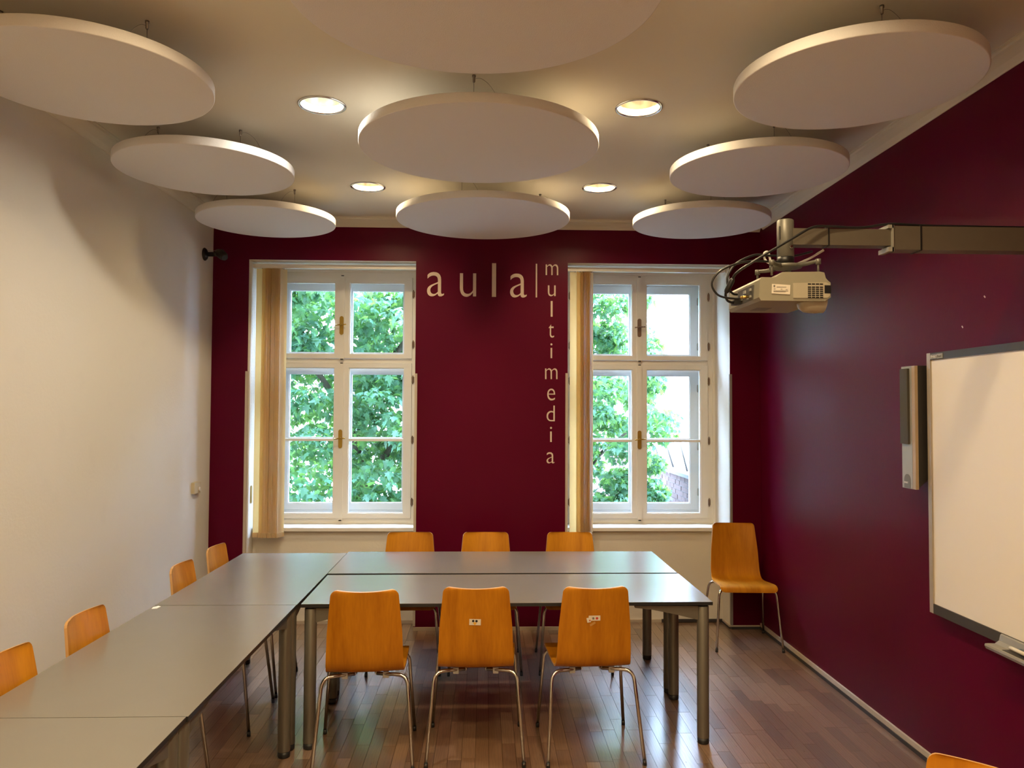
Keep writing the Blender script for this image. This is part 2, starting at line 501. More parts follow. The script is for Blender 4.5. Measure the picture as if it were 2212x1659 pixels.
# baseboards
b = MB(); b.box(XL, XL+0.012, YF, YB, 0, 0.05, 0); struct(b.build('baseboard_left', 'base'))
b = MB()
b.box(XR-0.014, XR, YF, YB, 0.020, 0.046, 0); b.box(XR-0.020, XR, YF, YB, 0, 0.020, 1)
struct(b.build('baseboard_right', ['base', 'dark_strip']))
b = MB()
b.box(XL+0.012, WIN[0][0], YB-0.012, YB, 0, 0.026, 0); b.box(WIN[0][1], WIN[1][0], YB-0.012, YB, 0, 0.026, 0)
b.box(WIN[0][0], WIN[0][1], 6.423, 6.435, 0, 0.026, 0); b.box(WIN[1][0], 1.45, 6.423, 6.435, 0, 0.026, 0)
b.box(1.45, WIN[1][1], 6.421, 6.435, 0.003, 0.026, 1)
b.box(WIN[1][1]-0.012, WIN[1][1], YB, 6.421, 0.016, 0.03, 0); b.box(WIN[1][1]-0.014, WIN[1][1], YB, 6.421, 0, 0.016, 1)
b.box(WIN[1][1], XR-0.020, YB-0.012, YB, 0.020, 0.030, 0); b.box(WIN[1][1], XR-0.020, YB-0.014, YB, 0, 0.020, 1)
struct(b.build('baseboard_back', ['base', 'dark_strip']))

# corner guards on the window niches
for k, (x, s, ztop) in enumerate(((WIN[0][0], 1, 2.03), (WIN[0][1], -1, 2.02), (WIN[1][0], 1, 2.03), (WIN[1][1], -1, 2.03))):
    b = MB()
    b.box(min(x, x-s*0.017), max(x, x-s*0.017), YB-0.0025, YB, 0.032, ztop)
    b.box(min(x, x+s*0.0025), max(x, x+s*0.0025), YB-0.0025, YB+0.02, 0.032, ztop)
    struct(b.build('trim_%d' % (4+k), 'metal_strip' if k == 3 else 'base'))

# ------------------------------------------------------------------ floor: oak strips
floor = bx('floor', 'subfloor', XL, XR, YF, 6.435, -0.1, -0.012)
struct(floor)
rng = random.Random(7)
PW = 0.0683
tops = []          # table tops, filled below: (x0,x1,y0,y1)
TABLES = [  # x0,x1,y0,y1,label
    (-0.938, 1.186, 4.066, 4.770, 'grey topped table with black edge, front one of the two long tables'),
    (-0.950, 1.179, 4.806, 5.534, 'grey topped long table behind, its far edge before the chairs at the windows'),
    (-1.664, -0.953, 4.046, 5.484, 'grey topped table in the far left corner of the table layout'),
    (-1.664, -0.955, 2.596, 4.039, 'grey topped table along the cream wall, middle one of the left row'),
    (-1.664, -0.960, 1.160, 2.592, 'grey topped table nearest the camera at the lower left of the photo')]
planks = []
nrow = int((XR - XL) / PW) + 1
for i in range(nrow):
    x0 = XL + i*PW; x1 = min(x0 + PW, XR)
    y = YF - rng.uniform(0, 0.5)
    while y < 6.43:
        L = rng.choice((0.30, 0.36, 0.42, 0.48, 0.56))
        a, c = max(y, YF), min(y + L, 6.43)
        if c - a > 0.02: planks.append((x0, x1, a, c))
        y += L
def seen(px, py):
    d = Vector((px, py, -HC)) ; z = d.dot(fw)
    if z < 0.3: return 0
    u = d.dot(r2)/z*F_PX; v = d.dot(u2)/z*F_PX
    if abs(u) > 1106 or abs(v) > 829: return 0
    t = (HC - 0.74)/HC
    hx, hy = px*t, py*t
    for x0, x1, y0, y1, _ in TABLES:
        if x0 < hx < x1 and y0 < hy < y1: return 0
    return 1.0/(z*z)
ranked = sorted(planks, key=lambda p_: -max(seen((p_[0]+p_[1])/2, p_[2]*(1-t)+p_[3]*t) for t in (0.15, 0.5, 0.85)) * (p_[3]-p_[2]))
ind = set(ranked[:298])
G = 0.0007
cache = {}
b = MB()
for p_ in planks:
    w_, l_ = p_[1]-p_[0]-2*G, p_[3]-p_[2]-2*G
    dz = rng.uniform(-0.0006, 0)
    if p_ in ind:
        k_ = (round(w_, 4), round(l_, 3))
        if k_ not in cache:
            q = MB(); q.box(-w_/2, w_/2, -l_/2, l_/2, -0.012, 0); cache[k_] = q.mesh('plank', 'plank')
        o = link('plank', cache[k_], floor)
        o.location = ((p_[0]+p_[1])/2, (p_[2]+p_[3])/2, dz)
    else:
        b.box(p_[0]+G, p_[1]-G, p_[2]+G, p_[3]-G, -0.012, dz)
o = b.build('planks', 'planks', floor); o['kind'] = 'stuff'

# ------------------------------------------------------------------ windows
def sash_mesh(w, h, rail, d, mun=None, mw=0.020, top=None, bot=None, inner=None, outer=None):
    """frame w x h, centred in x, z from 0; front at y=0, depth d; chamfered inner edge"""
    top = top or rail; bot = bot or rail; inner = inner or rail; outer = outer or rail
    bb = MB()
    x0, x1 = -w/2, w/2
    bb.box(x0, x0+inner, 0, d, 0, h); bb.box(x1-outer, x1, 0, d, 0, h)
    bb.box(x0+inner, x1-outer, 0, d, 0, bot); bb.box(x0+inner, x1-outer, 0, d, h-top, h)
    # glazing bead set back
    g0, g1 = x0+inner, x1-outer
    for q in ((g0, g0+0.006, bot, h-top), (g1-0.006, g1, bot, h-top), (g0+0.006, g1-0.006, bot, bot+0.006), (g0+0.006, g1-0.006, h-top-0.006, h-top)):
        bb.box(q[0], q[1], 0.010, d-0.004, q[2], q[3])
    if mun:
        bb.box(g0+0.006, g1-0.006, 0.004, d-0.004, mun-mw/2, mun+mw/2)
    return bb

def handle(cx, z, win, mat):
    bb = MB()
    pr = []
    for k in range(17):
        a = PI*k/16; pr.append((cx+0.0165*math.cos(a), z+0.062+0.0165*math.sin(a)))
    for k in range(17):
        a = PI+PI*k/16; pr.append((cx+0.0165*math.cos(a), z-0.062+0.0165*math.sin(a)))
    bb.prism(pr, 'y', YW-0.028, YW-0.022)
    pl = bb.build('handle_plate', mat, win)
    pl['label'] = 'rounded brass escutcheon plate' if mat == 'brass' else 'dull bronze escutcheon plate'
    bb = MB()
    bb.tube([(cx, YW-0.028, z+0.005), (cx, YW-0.052, z+0.005)], 0.009, 12)
    bb.tube([(cx-0.045, YW-0.056, z+0.000), (cx-0.028, YW-0.058, z+0.001), (cx, YW-0.055, z+0.005), (cx+0.028, YW-0.058, z+0.005), (cx+0.044, YW-0.056, z+0.006)], [0.006, 0.0052, 0.0066, 0.0052, 0.006], 10)
    bb.build('handle_lever', mat, pl)

def window(idx, cx, hw, hmats, dz):
    win = bpy.data.objects.new('window_%d' % idx, None); COL.objects.link(win); struct(win)
    e = 0.0015
    # fixed inner frame with a transom
    bb = MB()
    so = 0.590
    bb.box(cx-hw+e, cx-so, YW, YW+0.055, 0.777, ZW-e); bb.box(cx+so, cx+hw-e, YW, YW+0.055, 0.777, ZW-e)
    bb.box(cx-so, cx+so, YW, YW+0.055, 0.777, 0.817); bb.box(cx-so, cx+so, YW, YW+0.055, 2.857+dz, ZW-e)
    bb.box(cx-so, cx+so, YW+0.008, YW+0.055, 2.125, 2.163)
    # raised outer moulding of the frame
    bb.box(cx-hw+e, cx-hw+0.022, YW-0.010, YW, 0.777, ZW-e); bb.box(cx+hw-0.022, cx+hw-e, YW-0.010, YW, 0.777, ZW-e)
    bb.box(cx-hw+0.022, cx+hw-0.022, YW-0.010, YW, ZW-0.022, ZW-e)
    bb.build('frame', 'white', win)
    # inner sashes
    for s in (-1, 1):
        w = so - 0.004
        for z0, z1, top, bot, mun in ((0.819, 2.123, 0.038, 0.040, 1.476), (2.165, 2.855+dz, 0.046, 0.032, None)):
            h = z1 - z0
            bb = sash_mesh(w, h, 0.045, 0.045, (mun - z0) if mun else None, 0.021, top, bot, 0.058 if s > 0 else 0.062, 0.062 if s > 0 else 0.058)
            o = bb.build('sash', 'white', win)
            o.location = (cx + s*so/2, YW-0.012, z0)
            inn, out = (0.058, 0.062) if s > 0 else (0.062, 0.058)
            g0, g1 = -w/2+inn+0.002, w/2-out-0.002
            spans = [(bot+0.002, h-top-0.002)] if not mun else [(bot+0.002, mun-z0-0.011), (mun-z0+0.011, h-top-0.002)]
            for a, c in spans:
                q = MB(); q.box(g0, g1, 0.022, 0.025, a, c); q.build('pane', 'glass', o)
        # hinges on the outer stile
        for hz in (0.955, 1.478, 1.985, 2.285, 2.712):
            bb = MB()
            bb.lathe([(0.002, -0.036), (0.0055, -0.030), (0.0065, -0.018), (0.0065, 0.018), (0.0055, 0.030), (0.002, 0.036)], (cx+s*(so+0.008), YW-0.010, hz), 10, cap0=True, cap1=True)
            bb.box(cx+s*(so+0.008)-0.011, cx+s*(so+0.008)+0.011, YW-0.006, YW-0.0005, hz-0.024, hz+0.024)
            bb.build('hinge', 'bronze', win)
    # cover strip between the sashes, latch bolts at its ends
    for z0, z1 in ((0.808, 2.118), (2.160, 2.862+dz)):
        bb = MB(); bb.box(cx-0.020, cx+0.020, YW-0.022, YW-0.012, z0, z1); bb.bevel(0.003)
        bb.build('cover_strip', 'white', win)
        for zz in ((z0-0.010, z0), (z1, z1+0.008)):
            bx('bolt', 'foot', cx-0.011, cx+0.011, YW-0.020, YW-0.013, zz[0], zz[1], win)
    handle(cx-0.003, 2.440, win, hmats[0]); handle(cx-0.003, 1.485, win, hmats[1])
    # outer frame and sashes of the box window
    bb = MB()
    bb.box(cx-hw+e, cx-0.552, YO, YO+0.055, 0.80, ZW-e); bb.box(cx+0.552, cx+hw-e, YO, YO+0.055, 0.80, ZW-e)
    bb.box(cx-0.552, cx+0.552, YO, YO+0.055, 0.80, 0.862); bb.box(cx-0.552, cx+0.552, YO, YO+0.055, 2.830, ZW-e)
    bb.box(cx-0.552, cx+0.552, YO, YO+0.055, 2.105, 2.165)
    bb.build('outer_frame', 'white_out', win)
    for s in (-1, 1):
        w = 0.550
        for z0, z1, top, bot, mun in ((0.864, 2.103, 0.060, 0.056, 1.478), (2.167, 2.828, 0.056, 0.058, None)):
            h = z1 - z0
            inn, out = (0.043, 0.058) if s > 0 else (0.058, 0.043)
            bb = sash_mesh(w, h, 0.05, 0.042, (mun - z0) if mun else None, 0.024, top, bot, inn, out)
            o = bb.build('outer_sash', 'white_out', win)
            o.location = (cx + s*0.276, YO-0.008, z0)
            g0, g1 = -w/2+inn+0.002, w/2-out-0.002
            spans = [(bot+0.002, h-top-0.002)] if not mun else [(bot+0.002, mun-z0-0.012), (mun-z0+0.012, h-top-0.002)]
            for a, c in spans:
                q = MB(); q.box(g0, g1, 0.022, 0.025, a, c); q.build('pane', 'glass', o)
        for hz in (1.02, 1.42, 1.93, 2.30, 2.70):
            bb = MB()
            bb.lathe([(0.002, -0.034), (0.006, -0.026), (0.006, 0.026), (0.002, 0.034)], (cx+s*0.560, YO-0.010, hz), 8, cap0=True, cap1=True)
            bb.build('outer_hinge', 'silver', win)
    bx('box_sill', 'white_out', cx-hw+e, cx+hw-e, YW+0.056, YO-0.001, 0.748, 0.80, win)
    # window board with a rounded nose
    bb = MB(); bb.box(cx-hw+0.003, cx+hw-0.003, 6.398, YW-0.001, 0.748, 0.776); bb.bevel(0.006)
    bb.build('sill', 'white', win)
    return win

window(1, -1.2155, 0.6565, ('brass', 'brass'), -0.003)
window(2, 1.3120, 0.6530, ('bronze', 'brass'), 0.012)

# ------------------------------------------------------------------ vertical blinds, drawn to the left of each niche
def blind(label, x0, x1, ztop, zbot, flat, seed, rail):
    rg = random.Random(seed)
    yb = 6.335
    t = thing('vertical_blind', label, 'blind', (x0, yb, zbot), 0)
    def P(x, y, z): return (x-x0, y-yb, z-zbot)
    bb = MB()
    bb.box(rail[0]-x0, rail[1]-x0, -0.020, 0.020, ztop-zbot+0.004, ztop-zbot+0.030)
    bb.box(rail[0]-x0, rail[1]-x0, -0.024, -0.018, ztop-zbot+0.022, ztop-zbot+0.034)
    bb.build('headrail', 'white', t)
    n = 13
    for k in range(n):
        if k == 0: ang, cx = R(flat), 0.045
        elif k == 1: ang, cx = R(42), 0.085
        else:
            ang = R(64 + rg.uniform(-6, 6)); cx = 0.100 + (x1-x0-0.110)*(k-2)/(n-3)
        cx += rg.uniform(-0.002, 0.002)
        u = Vector((math.cos(ang), math.sin(ang), 0)); w = Vector((-u.y, u.x, 0))
        bb = MB()
        cols = []
        for j in range(7):
            q = -0.0445 + 0.089*j/6
            bow = 0.006*(1-(q/0.0445)**2)
            p_ = Vector((cx, 0, 0)) - u*0 + u*q + w*bow
            cols.append([bb.bm.verts.new((p_.x, p_.y, z)) for z in (0.0, 0.55*(ztop-zbot), ztop-zbot)])
        for j in range(6):
            for i in range(2):
                f = bb.bm.faces.new([cols[j][i], cols[j+1][i], cols[j+1][i+1], cols[j][i+1]]); f.smooth = True
        o = bb.build('slat', 'blind', t, False)
        # weight pocket at the foot and hanger at the head
        bb = MB(); bb.obox(Vector((cx, 0, 0.018)) + w*0.003, u, w, Vector((0,0,1)), 0.047, 0.0045, 0.018)
        bb.build('slat_weight', 'blind', o)
        bb = MB(); bb.tube([(cx, 0, ztop-zbot-0.002), (cx, 0, ztop-zbot+0.006)], 0.004, 6)
        bb.build('hanger', 'clip', o)
    bb = MB()
    zc_ = 0.33*(ztop-zbot)
    for k in range(58):
        z = ztop-zbot - 0.01 - k*(ztop-zbot-zc_)/58
        for dx in (-0.012, 0.004):
            bb.lathe([(0.0006, -0.0022), (0.0022, 0), (0.0006, 0.0022)], (dx-0.012, -0.012, z), 5)
    for dx in (-0.012, 0.004): bb.tube([(dx-0.012, -0.012, ztop-zbot), (dx-0.012, -0.012, zc_)], 0.0007, 4)
    bb.build('bead_chain', 'text_white', t)
    return t
blind('cream vertical blind bunched at the left side of the left window', -1.848, -1.622, 2.862, 0.712, 6, 3, (-1.872, -0.566))
blind('cream vertical blind bunched at the left side of the right window', 0.680, 0.872, 2.862, 0.712, 6, 5, (0.658, 1.957))

b = MB()
pr = []
for k in range(9): a = PI*k/8; pr.append((6.365+0.020*math.cos(a), 1.105+0.014*math.sin(a)))
for k in range(9): a = PI+PI*k/8; pr.append((6.365+0.020*math.cos(a), 0.99+0.014*math.sin(a)))
b.prism(pr, 'x', WIN[0][0]+0.0005, WIN[0][0]+0.004)
tag(b.build('lock_plate', 'brass'), 'small brass plate on the left reveal of the left window', 'plate')

# ------------------------------------------------------------------ wall lettering
letters = thing('wall_lettering', 'beige lettering reading aula multimedia on the maroon wall between the windows', 'lettering', (0, YB, 1.3))
def letter(ch, px0, px1, pz0, pz1):
    cu = bpy.data.curves.new('letter', 'FONT'); cu.body = ch; cu.extrude = 0.02; cu.resolution_u = 6; cu.offset = -0.010
    tmp = bpy.data.objects.new('letter_tmp', cu); COL.objects.link(tmp)
    dg = bpy.context.evaluated_depsgraph_get()
    me = bpy.data.meshes.new_from_object(tmp.evaluated_get(dg))
    bpy.data.objects.remove(tmp)
    xs = [v.co.x for v in me.vertices]; ys = [v.co.y for v in me.vertices]; zs = [v.co.z for v in me.vertices]
    for v in me.vertices:
        u = (v.co.x-min(xs))/(max(xs)-min(xs)); w = (v.co.y-min(ys))/(max(ys)-min(ys)); d = (v.co.z-min(zs))/(max(zs)-min(zs))
        v.co = (px0+(px1-px0)*u, -0.0018*d - 0.0003, pz0+(pz1-pz0)*w - 1.3)
    me.materials.clear(); me.materials.append(M['letter'])
    o = link('letter', me, letters)
def wx(px): return -0.4725 + (px-922.6)*(0.5755+0.4725)/(1205.0-922.6)
def wz(px, py):  # height on the back wall for an image row
    return 2.637 + (641.5-py)*(2.637-1.315)/(1000.5-641.5) + (px-923)*0.0000
ZL = 2.637
K = (2.907-2.637)/(642-569.0)
def zz(py): return 2.637 + (642-py)*K if py < 650 else 2.637 + (642-py)*(2.637-1.313)/(1000.5-642)
for ch, a, c, t_, b_ in (('a', 922.6, 959.7, 589.5, 642.2), ('u', 993.0, 1028.0, 591.5, 642.5), ('l', 1062.0, 1070.8, 569.0, 642.0), ('a', 1101.0, 1137.5, 591.0, 643.0),
                         ('m', 1177.8, 1205.0, 570.0, 593.5), ('u', 1182.8, 1199.5, 616.0, 639.5), ('l', 1189.0, 1193.0, 650.0, 684.0), ('t', 1184.2, 1196.3, 701.0, 729.5),
                         ('i', 1188.6, 1192.8, 742.0, 774.0), ('m', 1177.2, 1204.0, 796.0, 819.5), ('e', 1182.0, 1199.0, 840.0, 865.5), ('d', 1180.8, 1198.5, 876.5, 910.5),
                         ('i', 1188.0, 1192.6, 922.5, 955.0), ('a', 1181.0, 1198.5, 977.0, 1001.0)):
    letter(ch, wx(a), wx(c), zz(b_), zz(t_))
b = MB(); b.box(wx(1156.4), wx(1159.4), -0.002, -0.0003, zz(642.4)-1.3, zz(569.2)-1.3); b.build('divider_line', 'letter', letters)

# ------------------------------------------------------------------ tables
def table(x0, x1, y0, y1, label, first=False):
    cx, cy = (x0+x1)/2, (y0+y1)/2
    w, d = x1-x0, y1-y0
    t = thing('conference_table', label, 'table', (cx, cy, 0), R(0.5) if y1 == 4.770 else 0, 'grey conference tables')
    bb = MB()
    bb.box(-w/2, w/2, -d/2, d/2, 0.722, 0.7385, 1); bb.box(-w/2, w/2, -d/2, d/2, 0.7385, 0.740, 0)
    bb.build('tabletop', ['table', 'table_edge'], t)
    inx, iny = 0.042, 0.040
    for sx in (-1, 1):
        for sy in (-1, 1):
            lx, ly = sx*(w/2-inx), sy*(d/2-iny)
            bb = MB(); bb.lathe([(0.030, 0.030), (0.031, 0.034), (0.031, 0.708), (0.029, 0.712)], (lx, ly, 0), 28, cap0=True, cap1=True)
            lg = bb.build('leg', 'leg', t)
            bb = MB(); bb.lathe([(0.027, 0.0), (0.030, 0.004), (0.030, 0.030)], (lx, ly, 0), 24, cap0=True, cap1=True)
            bb.build('foot', 'foot', lg)
            bb = MB(); bb.lathe([(0.024, 0.712), (0.024, 0.722)], (lx, ly, 0), 20, cap0=True, cap1=True)
            bb.build('collar', 'foot', lg)
            # tapering bracket arm that runs in from the leg along the long side
            dx, dy = (-sx, 0) if w > d else (0, -sy)
            bb = MB()
            a = [(0.029, 0.640), (0.029, 0.712), (0.36, 0.714), (0.36, 0.704), (0.27, 0.694), (0.16, 0.672)]
            th = 0.014
            if w > d: bb.prism([(lx+dx*q[0], q[1]) for q in a], 'y', ly-th, ly+th)
            else: bb.prism([(ly+dy*q[0], q[1]) for q in a], 'x', lx-th, lx+th)
            bb.build('bracket_arm', 'leg', t)
    bb = MB()
    if w > d:
        for sx in (-1, 1): bb.box(sx*(w/2-inx)-0.015, sx*(w/2-inx)+0.015, -d/2+0.075, d/2-0.075, 0.680, 0.721)
        for sy in (-1, 1): bb.box(-w/2+0.36, w/2-0.36, sy*(d/2-0.14)-0.012, sy*(d/2-0.14)+0.012, 0.700, 0.721)
    else:
        for sy in (-1, 1): bb.box(-w/2+0.075, w/2-0.075, sy*(d/2-iny)-0.015, sy*(d/2-iny)+0.015, 0.680, 0.721)
        for sx in (-1, 1): bb.box(sx*(w/2-0.14)-0.012, sx*(w/2-0.14)+0.012, -d/2+0.36, d/2-0.36, 0.700, 0.721)
    bb.build('underframe', 'leg', t)
for a in TABLES: table(*a)

# ------------------------------------------------------------------ plywood chairs
def spl2(P, n):
    return [(v.x, v.y) for v in spline([(p[0], p[1], 0) for p in P], n)]
PROF = spl2([(0.224, 0.424), (0.221, 0.441), (0.204, 0.456), (0.165, 0.462), (0.05, 0.455), (-0.07, 0.445), (-0.140, 0.446), (-0.183, 0.462), (-0.206, 0.500),
             (-0.219, 0.560), (-0.232, 0.660), (-0.247, 0.765), (-0.262, 0.862)], 4)
PROF = [(y*0.93 + 0.030, z) for y, z in PROF]
SL = [0.0]
for i in range(1, len(PROF)): SL.append(SL[-1] + math.dist(PROF[i], PROF[i-1]))
LT = SL[-1]
def interp(x, xs, ys):
    for i in range(len(xs)-1):
        if x <= xs[i+1]:
            t = (x-xs[i])/(xs[i+1]-xs[i]); return ys[i]*(1-t)+ys[i+1]*t
    return ys[-1]
def half_w(s):
    w = interp(s, [0, 0.10, 0.38, 0.46, 0.60, LT], [0.205, 0.206, 0.190, 0.186, 0.180, 0.159])
    for d, r in ((s, 0.030), (LT-s, 0.027)):
        if d < r: w -= r - math.sqrt(max(0, r*r-(r-d)**2))
    return w
def sag(s): return interp(s, [0, 0.36, 0.50, LT], [0.0, 0.004, 0.012, 0.030])
def shell_pt(s, u):
    y = interp(s, SL, [p[0] for p in PROF]); z = interp(s, SL, [p[1] for p in PROF])
    e = 0.004
    y1 = interp(min(s+e, LT), SL, [p[0] for p in PROF]); z1 = interp(min(s+e, LT), SL, [p[1] for p in PROF])
    y0 = interp(max(s-e, 0), SL, [p[0] for p in PROF]); z0 = interp(max(s-e, 0), SL, [p[1] for p in PROF])
    t = Vector((0, y1-y0, z1-z0)).normalized()
    n = Vector((0, t.z, -t.y))          # towards the sitter
    if n.z < -0.2: n = -n
    return Vector((half_w(s)*u, y, z)) - n*sag(s)*(1-u*u), n

def chair_shell():
    ss = [0.0, 0.004, 0.010, 0.019, 0.030] + [0.030 + (LT-0.064)*k/34 for k in range(1, 34)] + [LT-0.034, LT-0.024, LT-0.014, LT-0.006, LT-0.002, LT]
    us = [-1 + 2*k/12 for k in range(13)]
    bm = bmesh.new(); uvl = bm.loops.layers.uv.new('UVMap')
    th = 0.0055
    top, bot, uvs = [], [], {}
    for s in ss:
        ra, rb = [], []
        for u in us:
            p_, n = shell_pt(s, u)
            # normal corrected for the cross bow
            w = max(half_w(s), 0.01); slope = 2*sag(s)*u/w
            nn = (n - Vector((1, 0, 0))*slope).normalized() if True else n
            va = bm.verts.new(p_ + nn*th); vb = bm.verts.new(p_ - nn*th)
            uvs[va] = uvs[vb] = (half_w(s)*u, s)
            ra.append(va); rb.append(vb)
        top.append(ra); bot.append(rb)
    def face(vs, mi, sm):
        f = bm.faces.new(vs); f.material_index = mi; f.smooth = sm
        for l in f.loops: l[uvl].uv = uvs[l.vert]
    n, mm = len(ss), len(us)
    for i in range(n-1):
        for j in range(mm-1):
            face([top[i][j], top[i+1][j], top[i+1][j+1], top[i][j+1]], 0, True)
            face([bot[i][j], bot[i][j+1], bot[i+1][j+1], bot[i+1][j]], 0, True)
        face([top[i][0], bot[i][0], bot[i+1][0], top[i+1][0]], 1, False)
        face([top[i][-1], top[i+1][-1], bot[i+1][-1], bot[i][-1]], 1, False)
    for j in range(mm-1):
        face([top[0][j], top[0][j+1], bot[0][j+1], bot[0][j]], 1, False)
        face([top[-1][j], bot[-1][j], bot[-1][j+1], top[-1][j+1]], 1, False)
    bmesh.ops.recalc_face_normals(bm, faces=bm.faces)
    # keep edges crisp between shell faces and the ply edge
    for e in bm.edges:
        if len({f.material_index for f in e.link_faces}) > 1: e.smooth = False
    me = bpy.data.meshes.new('shell'); bm.to_mesh(me); bm.free()
    me.materials.append(M['ply']); me.materials.append(M['ply_edge'])
    return me

def make_chair():
    t = thing('plywood_chair', 'chair', 'chair', (0, 0, 0), 0, 'orange plywood chairs with chrome legs')
    link('shell', chair_shell(), t)
    for sx in (-1, 1):
        for sy in (-1, 1):
            fy = 0.245 if sy > 0 else -0.250
            ty = 0.195 if sy > 0 else -0.138
            zt = 0.436 if sy > 0 else 0.425
            foot = Vector((sx*0.238, fy, 0.012)); knee = Vector((sx*0.206, ty, zt)); inn = Vector((sx*0.055, ty*0.72, zt))
            d1 = (knee-foot).normalized(); d2 = (inn-knee).normalized()
            pts = [foot]
            q0 = knee - d1*0.055; q2 = knee + d2*0.050
            for k in range(9):
                a = k/8; pts.append(q0*(1-a)**2 + knee*2*a*(1-a) + q2*a*a)
            pts.append(inn)
            bb = MB(); bb.tube(pts, 0.0090, 12)
            lg = bb.build('leg', 'chrome', t)
            bb = MB(); bb.tube([foot+Vector((0,0,-0.012)), foot+d1*0.012], 0.0100, 12)
            bb.build('leg_cap', 'foot', lg)
    bb = MB()
    for sx in (-1, 1):
        bb.tube([(sx*0.055, 0.1404, 0.436), (sx*0.050, 0.11, 0.432), (sx*0.050, -0.07, 0.421), (sx*0.055, -0.0994, 0.425)], 0.0085, 10)
    bb.build('seat_frame', 'chrome', t)
    for sx in (-1, 1):
        bx('seat_clip', 'clip', sx*0.100-0.014, sx*0.100+0.014, -0.118, -0.096, 0.407, 0.437, t, 0.003)
    return t

chair0 = make_chair()
CHAIRS = [
    (-0.594, 4.045, 4.1, 'plain orange plywood chair with back to us, left of the front three'),
    (-0.042, 4.105, 0.0, 'orange plywood chair with an eyes and beak sticker on its back'),
    (0.541, 4.105, 2.2, 'orange plywood chair with a red dot sticker and tape on its back'),
    (-0.530, 5.410, 180.5, 'orange plywood chair facing us across the tables, below the left window'),
    (0.006, 5.410, 180.0, 'orange plywood chair facing us across the tables, before the maroon wall'),
    (0.606, 5.410, 179.3, 'orange plywood chair facing us across the tables, beside the right window blind'),
    (-1.490, 5.050, -91.0, 'plywood chair at the far end of the left table row, nearest the back corner'),
    (-1.490, 4.490, -90.0, 'plywood chair on the wall side of the left tables, second from the far corner'),
    (-1.490, 3.430, -90.5, 'plywood chair on the wall side of the left tables, third from the far corner'),
    (-1.490, 2.868, -90.0, 'plywood chair cut by the left edge of the photo behind the left tables'),
    (1.925, 5.870, 176.5, 'orange plywood chair standing alone in the corner by the right maroon wall'),
    (1.087, 1.751, 130.5, 'bright orange chair back peeking in at the lower right corner'),
]
chairs = []
for i, (x, y, a, lab) in enumerate(CHAIRS):
    if i == 0:
        chair0.location = (x, y, 0); chair0.rotation_euler = (0, 0, R(a)); chair0['label'] = lab; chairs.append(chair0)
    else:
        chairs.append(dup(chair0, (x, y, 0), R(a), lab))

def s_at_z(z): return interp(z, [p[1] for p in PROF[28:]], SL[28:])
def sticker(ch, x, z, w, h, rot, name, mat, label, parent=None, lift=0.0008, disc=False):
    s = s_at_z(z); hw = half_w(s); p_, n = shell_pt(s, x/hw)
    slope = 2*sag(s)*(x/hw)/hw
    n = (n - Vector((1,0,0))*slope).normalized()
    tx = Vector((n.y, -n.x, 0)).normalized(); tz = tx.cross(n); tz = -tz if tz.z < 0 else tz
    c = p_ - n*(0.0055+lift)
    ca, sa = math.cos(R(rot)), math.sin(R(rot))
    ux, uz = tx*ca + tz*sa, tz*ca - tx*sa
    bb = MB()
    if disc:
        k = 16
        A = [c + ux*w/2*math.cos(2*PI*i/k) + uz*h/2*math.sin(2*PI*i/k) for i in range(k)]
    else:
        A = [c-ux*w/2-uz*h/2, c+ux*w/2-uz*h/2, c+ux*w/2+uz*h/2, c-ux*w/2+uz*h/2]
    va = [bb.bm.verts.new(q) for q in A]; vb = [bb.bm.verts.new(q - n*0.0004) for q in A]
    bb.bm.faces.new(va); bb.bm.faces.new(vb)
    for i in range(len(A)): bb.bm.faces.new([va[i], va[(i+1) % len(A)], vb[(i+1) % len(A)], vb[i]])
    o = bb.build(name, mat, parent or ch)
    if label: o['label'] = label
    return o
c2 = chairs[1]
st = sticker(c2, -0.004, 0.694, 0.057, 0.031, -1.5, 'sticker', 'sticker', 'white paper sticker with two black dots and a yellow beak')
sticker(c2, -0.013, 0.700, 0.012, 0.012, 0, 'dot', 'black', None, st, 0.0016, True)
sticker(c2, 0.003, 0.6995, 0.012, 0.012, 0, 'dot', 'black', None, st, 0.0016, True)
sticker(c2, -0.005, 0.689, 0.017, 0.009, 0, 'beak', 'yellow', None, st, 0.0014, True)
sticker(c2, -0.005, 0.6835, 0.008, 0.008, 0, 'beak', 'yellow', None, st, 0.0014)
c3 = chairs[2]
st = sticker(c3, -0.006, 0.712, 0.058, 0.026, 0.5, 'sticker', 'sticker', 'white paper sticker with a red dot')
sticker(c3, 0.006, 0.711, 0.013, 0.013, 0, 'dot', 'red', None, st, 0.0016, True)
sticker(c3, -0.012, 0.711, 0.010, 0.011, 20, 'print', 'print_grey', None, st, 0.0015)
st = sticker(c3, -0.034, 0.702, 0.019, 0.024, 12, 'sticker', 'sticker', 'torn scrap of a second sticker', None, 0.0012)
sticker(c3, -0.029, 0.701, 0.007, 0.007, 0, 'dot', 'red', None, st, 0.0022, True)
sticker(c3, -0.014, 0.682, 0.030, 0.011, 32, 'tape', 'tape', 'peeling strip of clear tape')

# paper scrap on the left table
b = MB()
b.prism([(0.0, -0.028), (0.022, -0.020), (0.026, 0.020), (0.010, 0.030), (-0.006, 0.004)], 'z', 0.0004, 0.0022)
o = b.build('paper_scrap', 'paper'); o.location = (-1.648, 3.995, 0.740)
tag(o, 'small white paper scrap on the wall side edge of the left tables', 'paper')

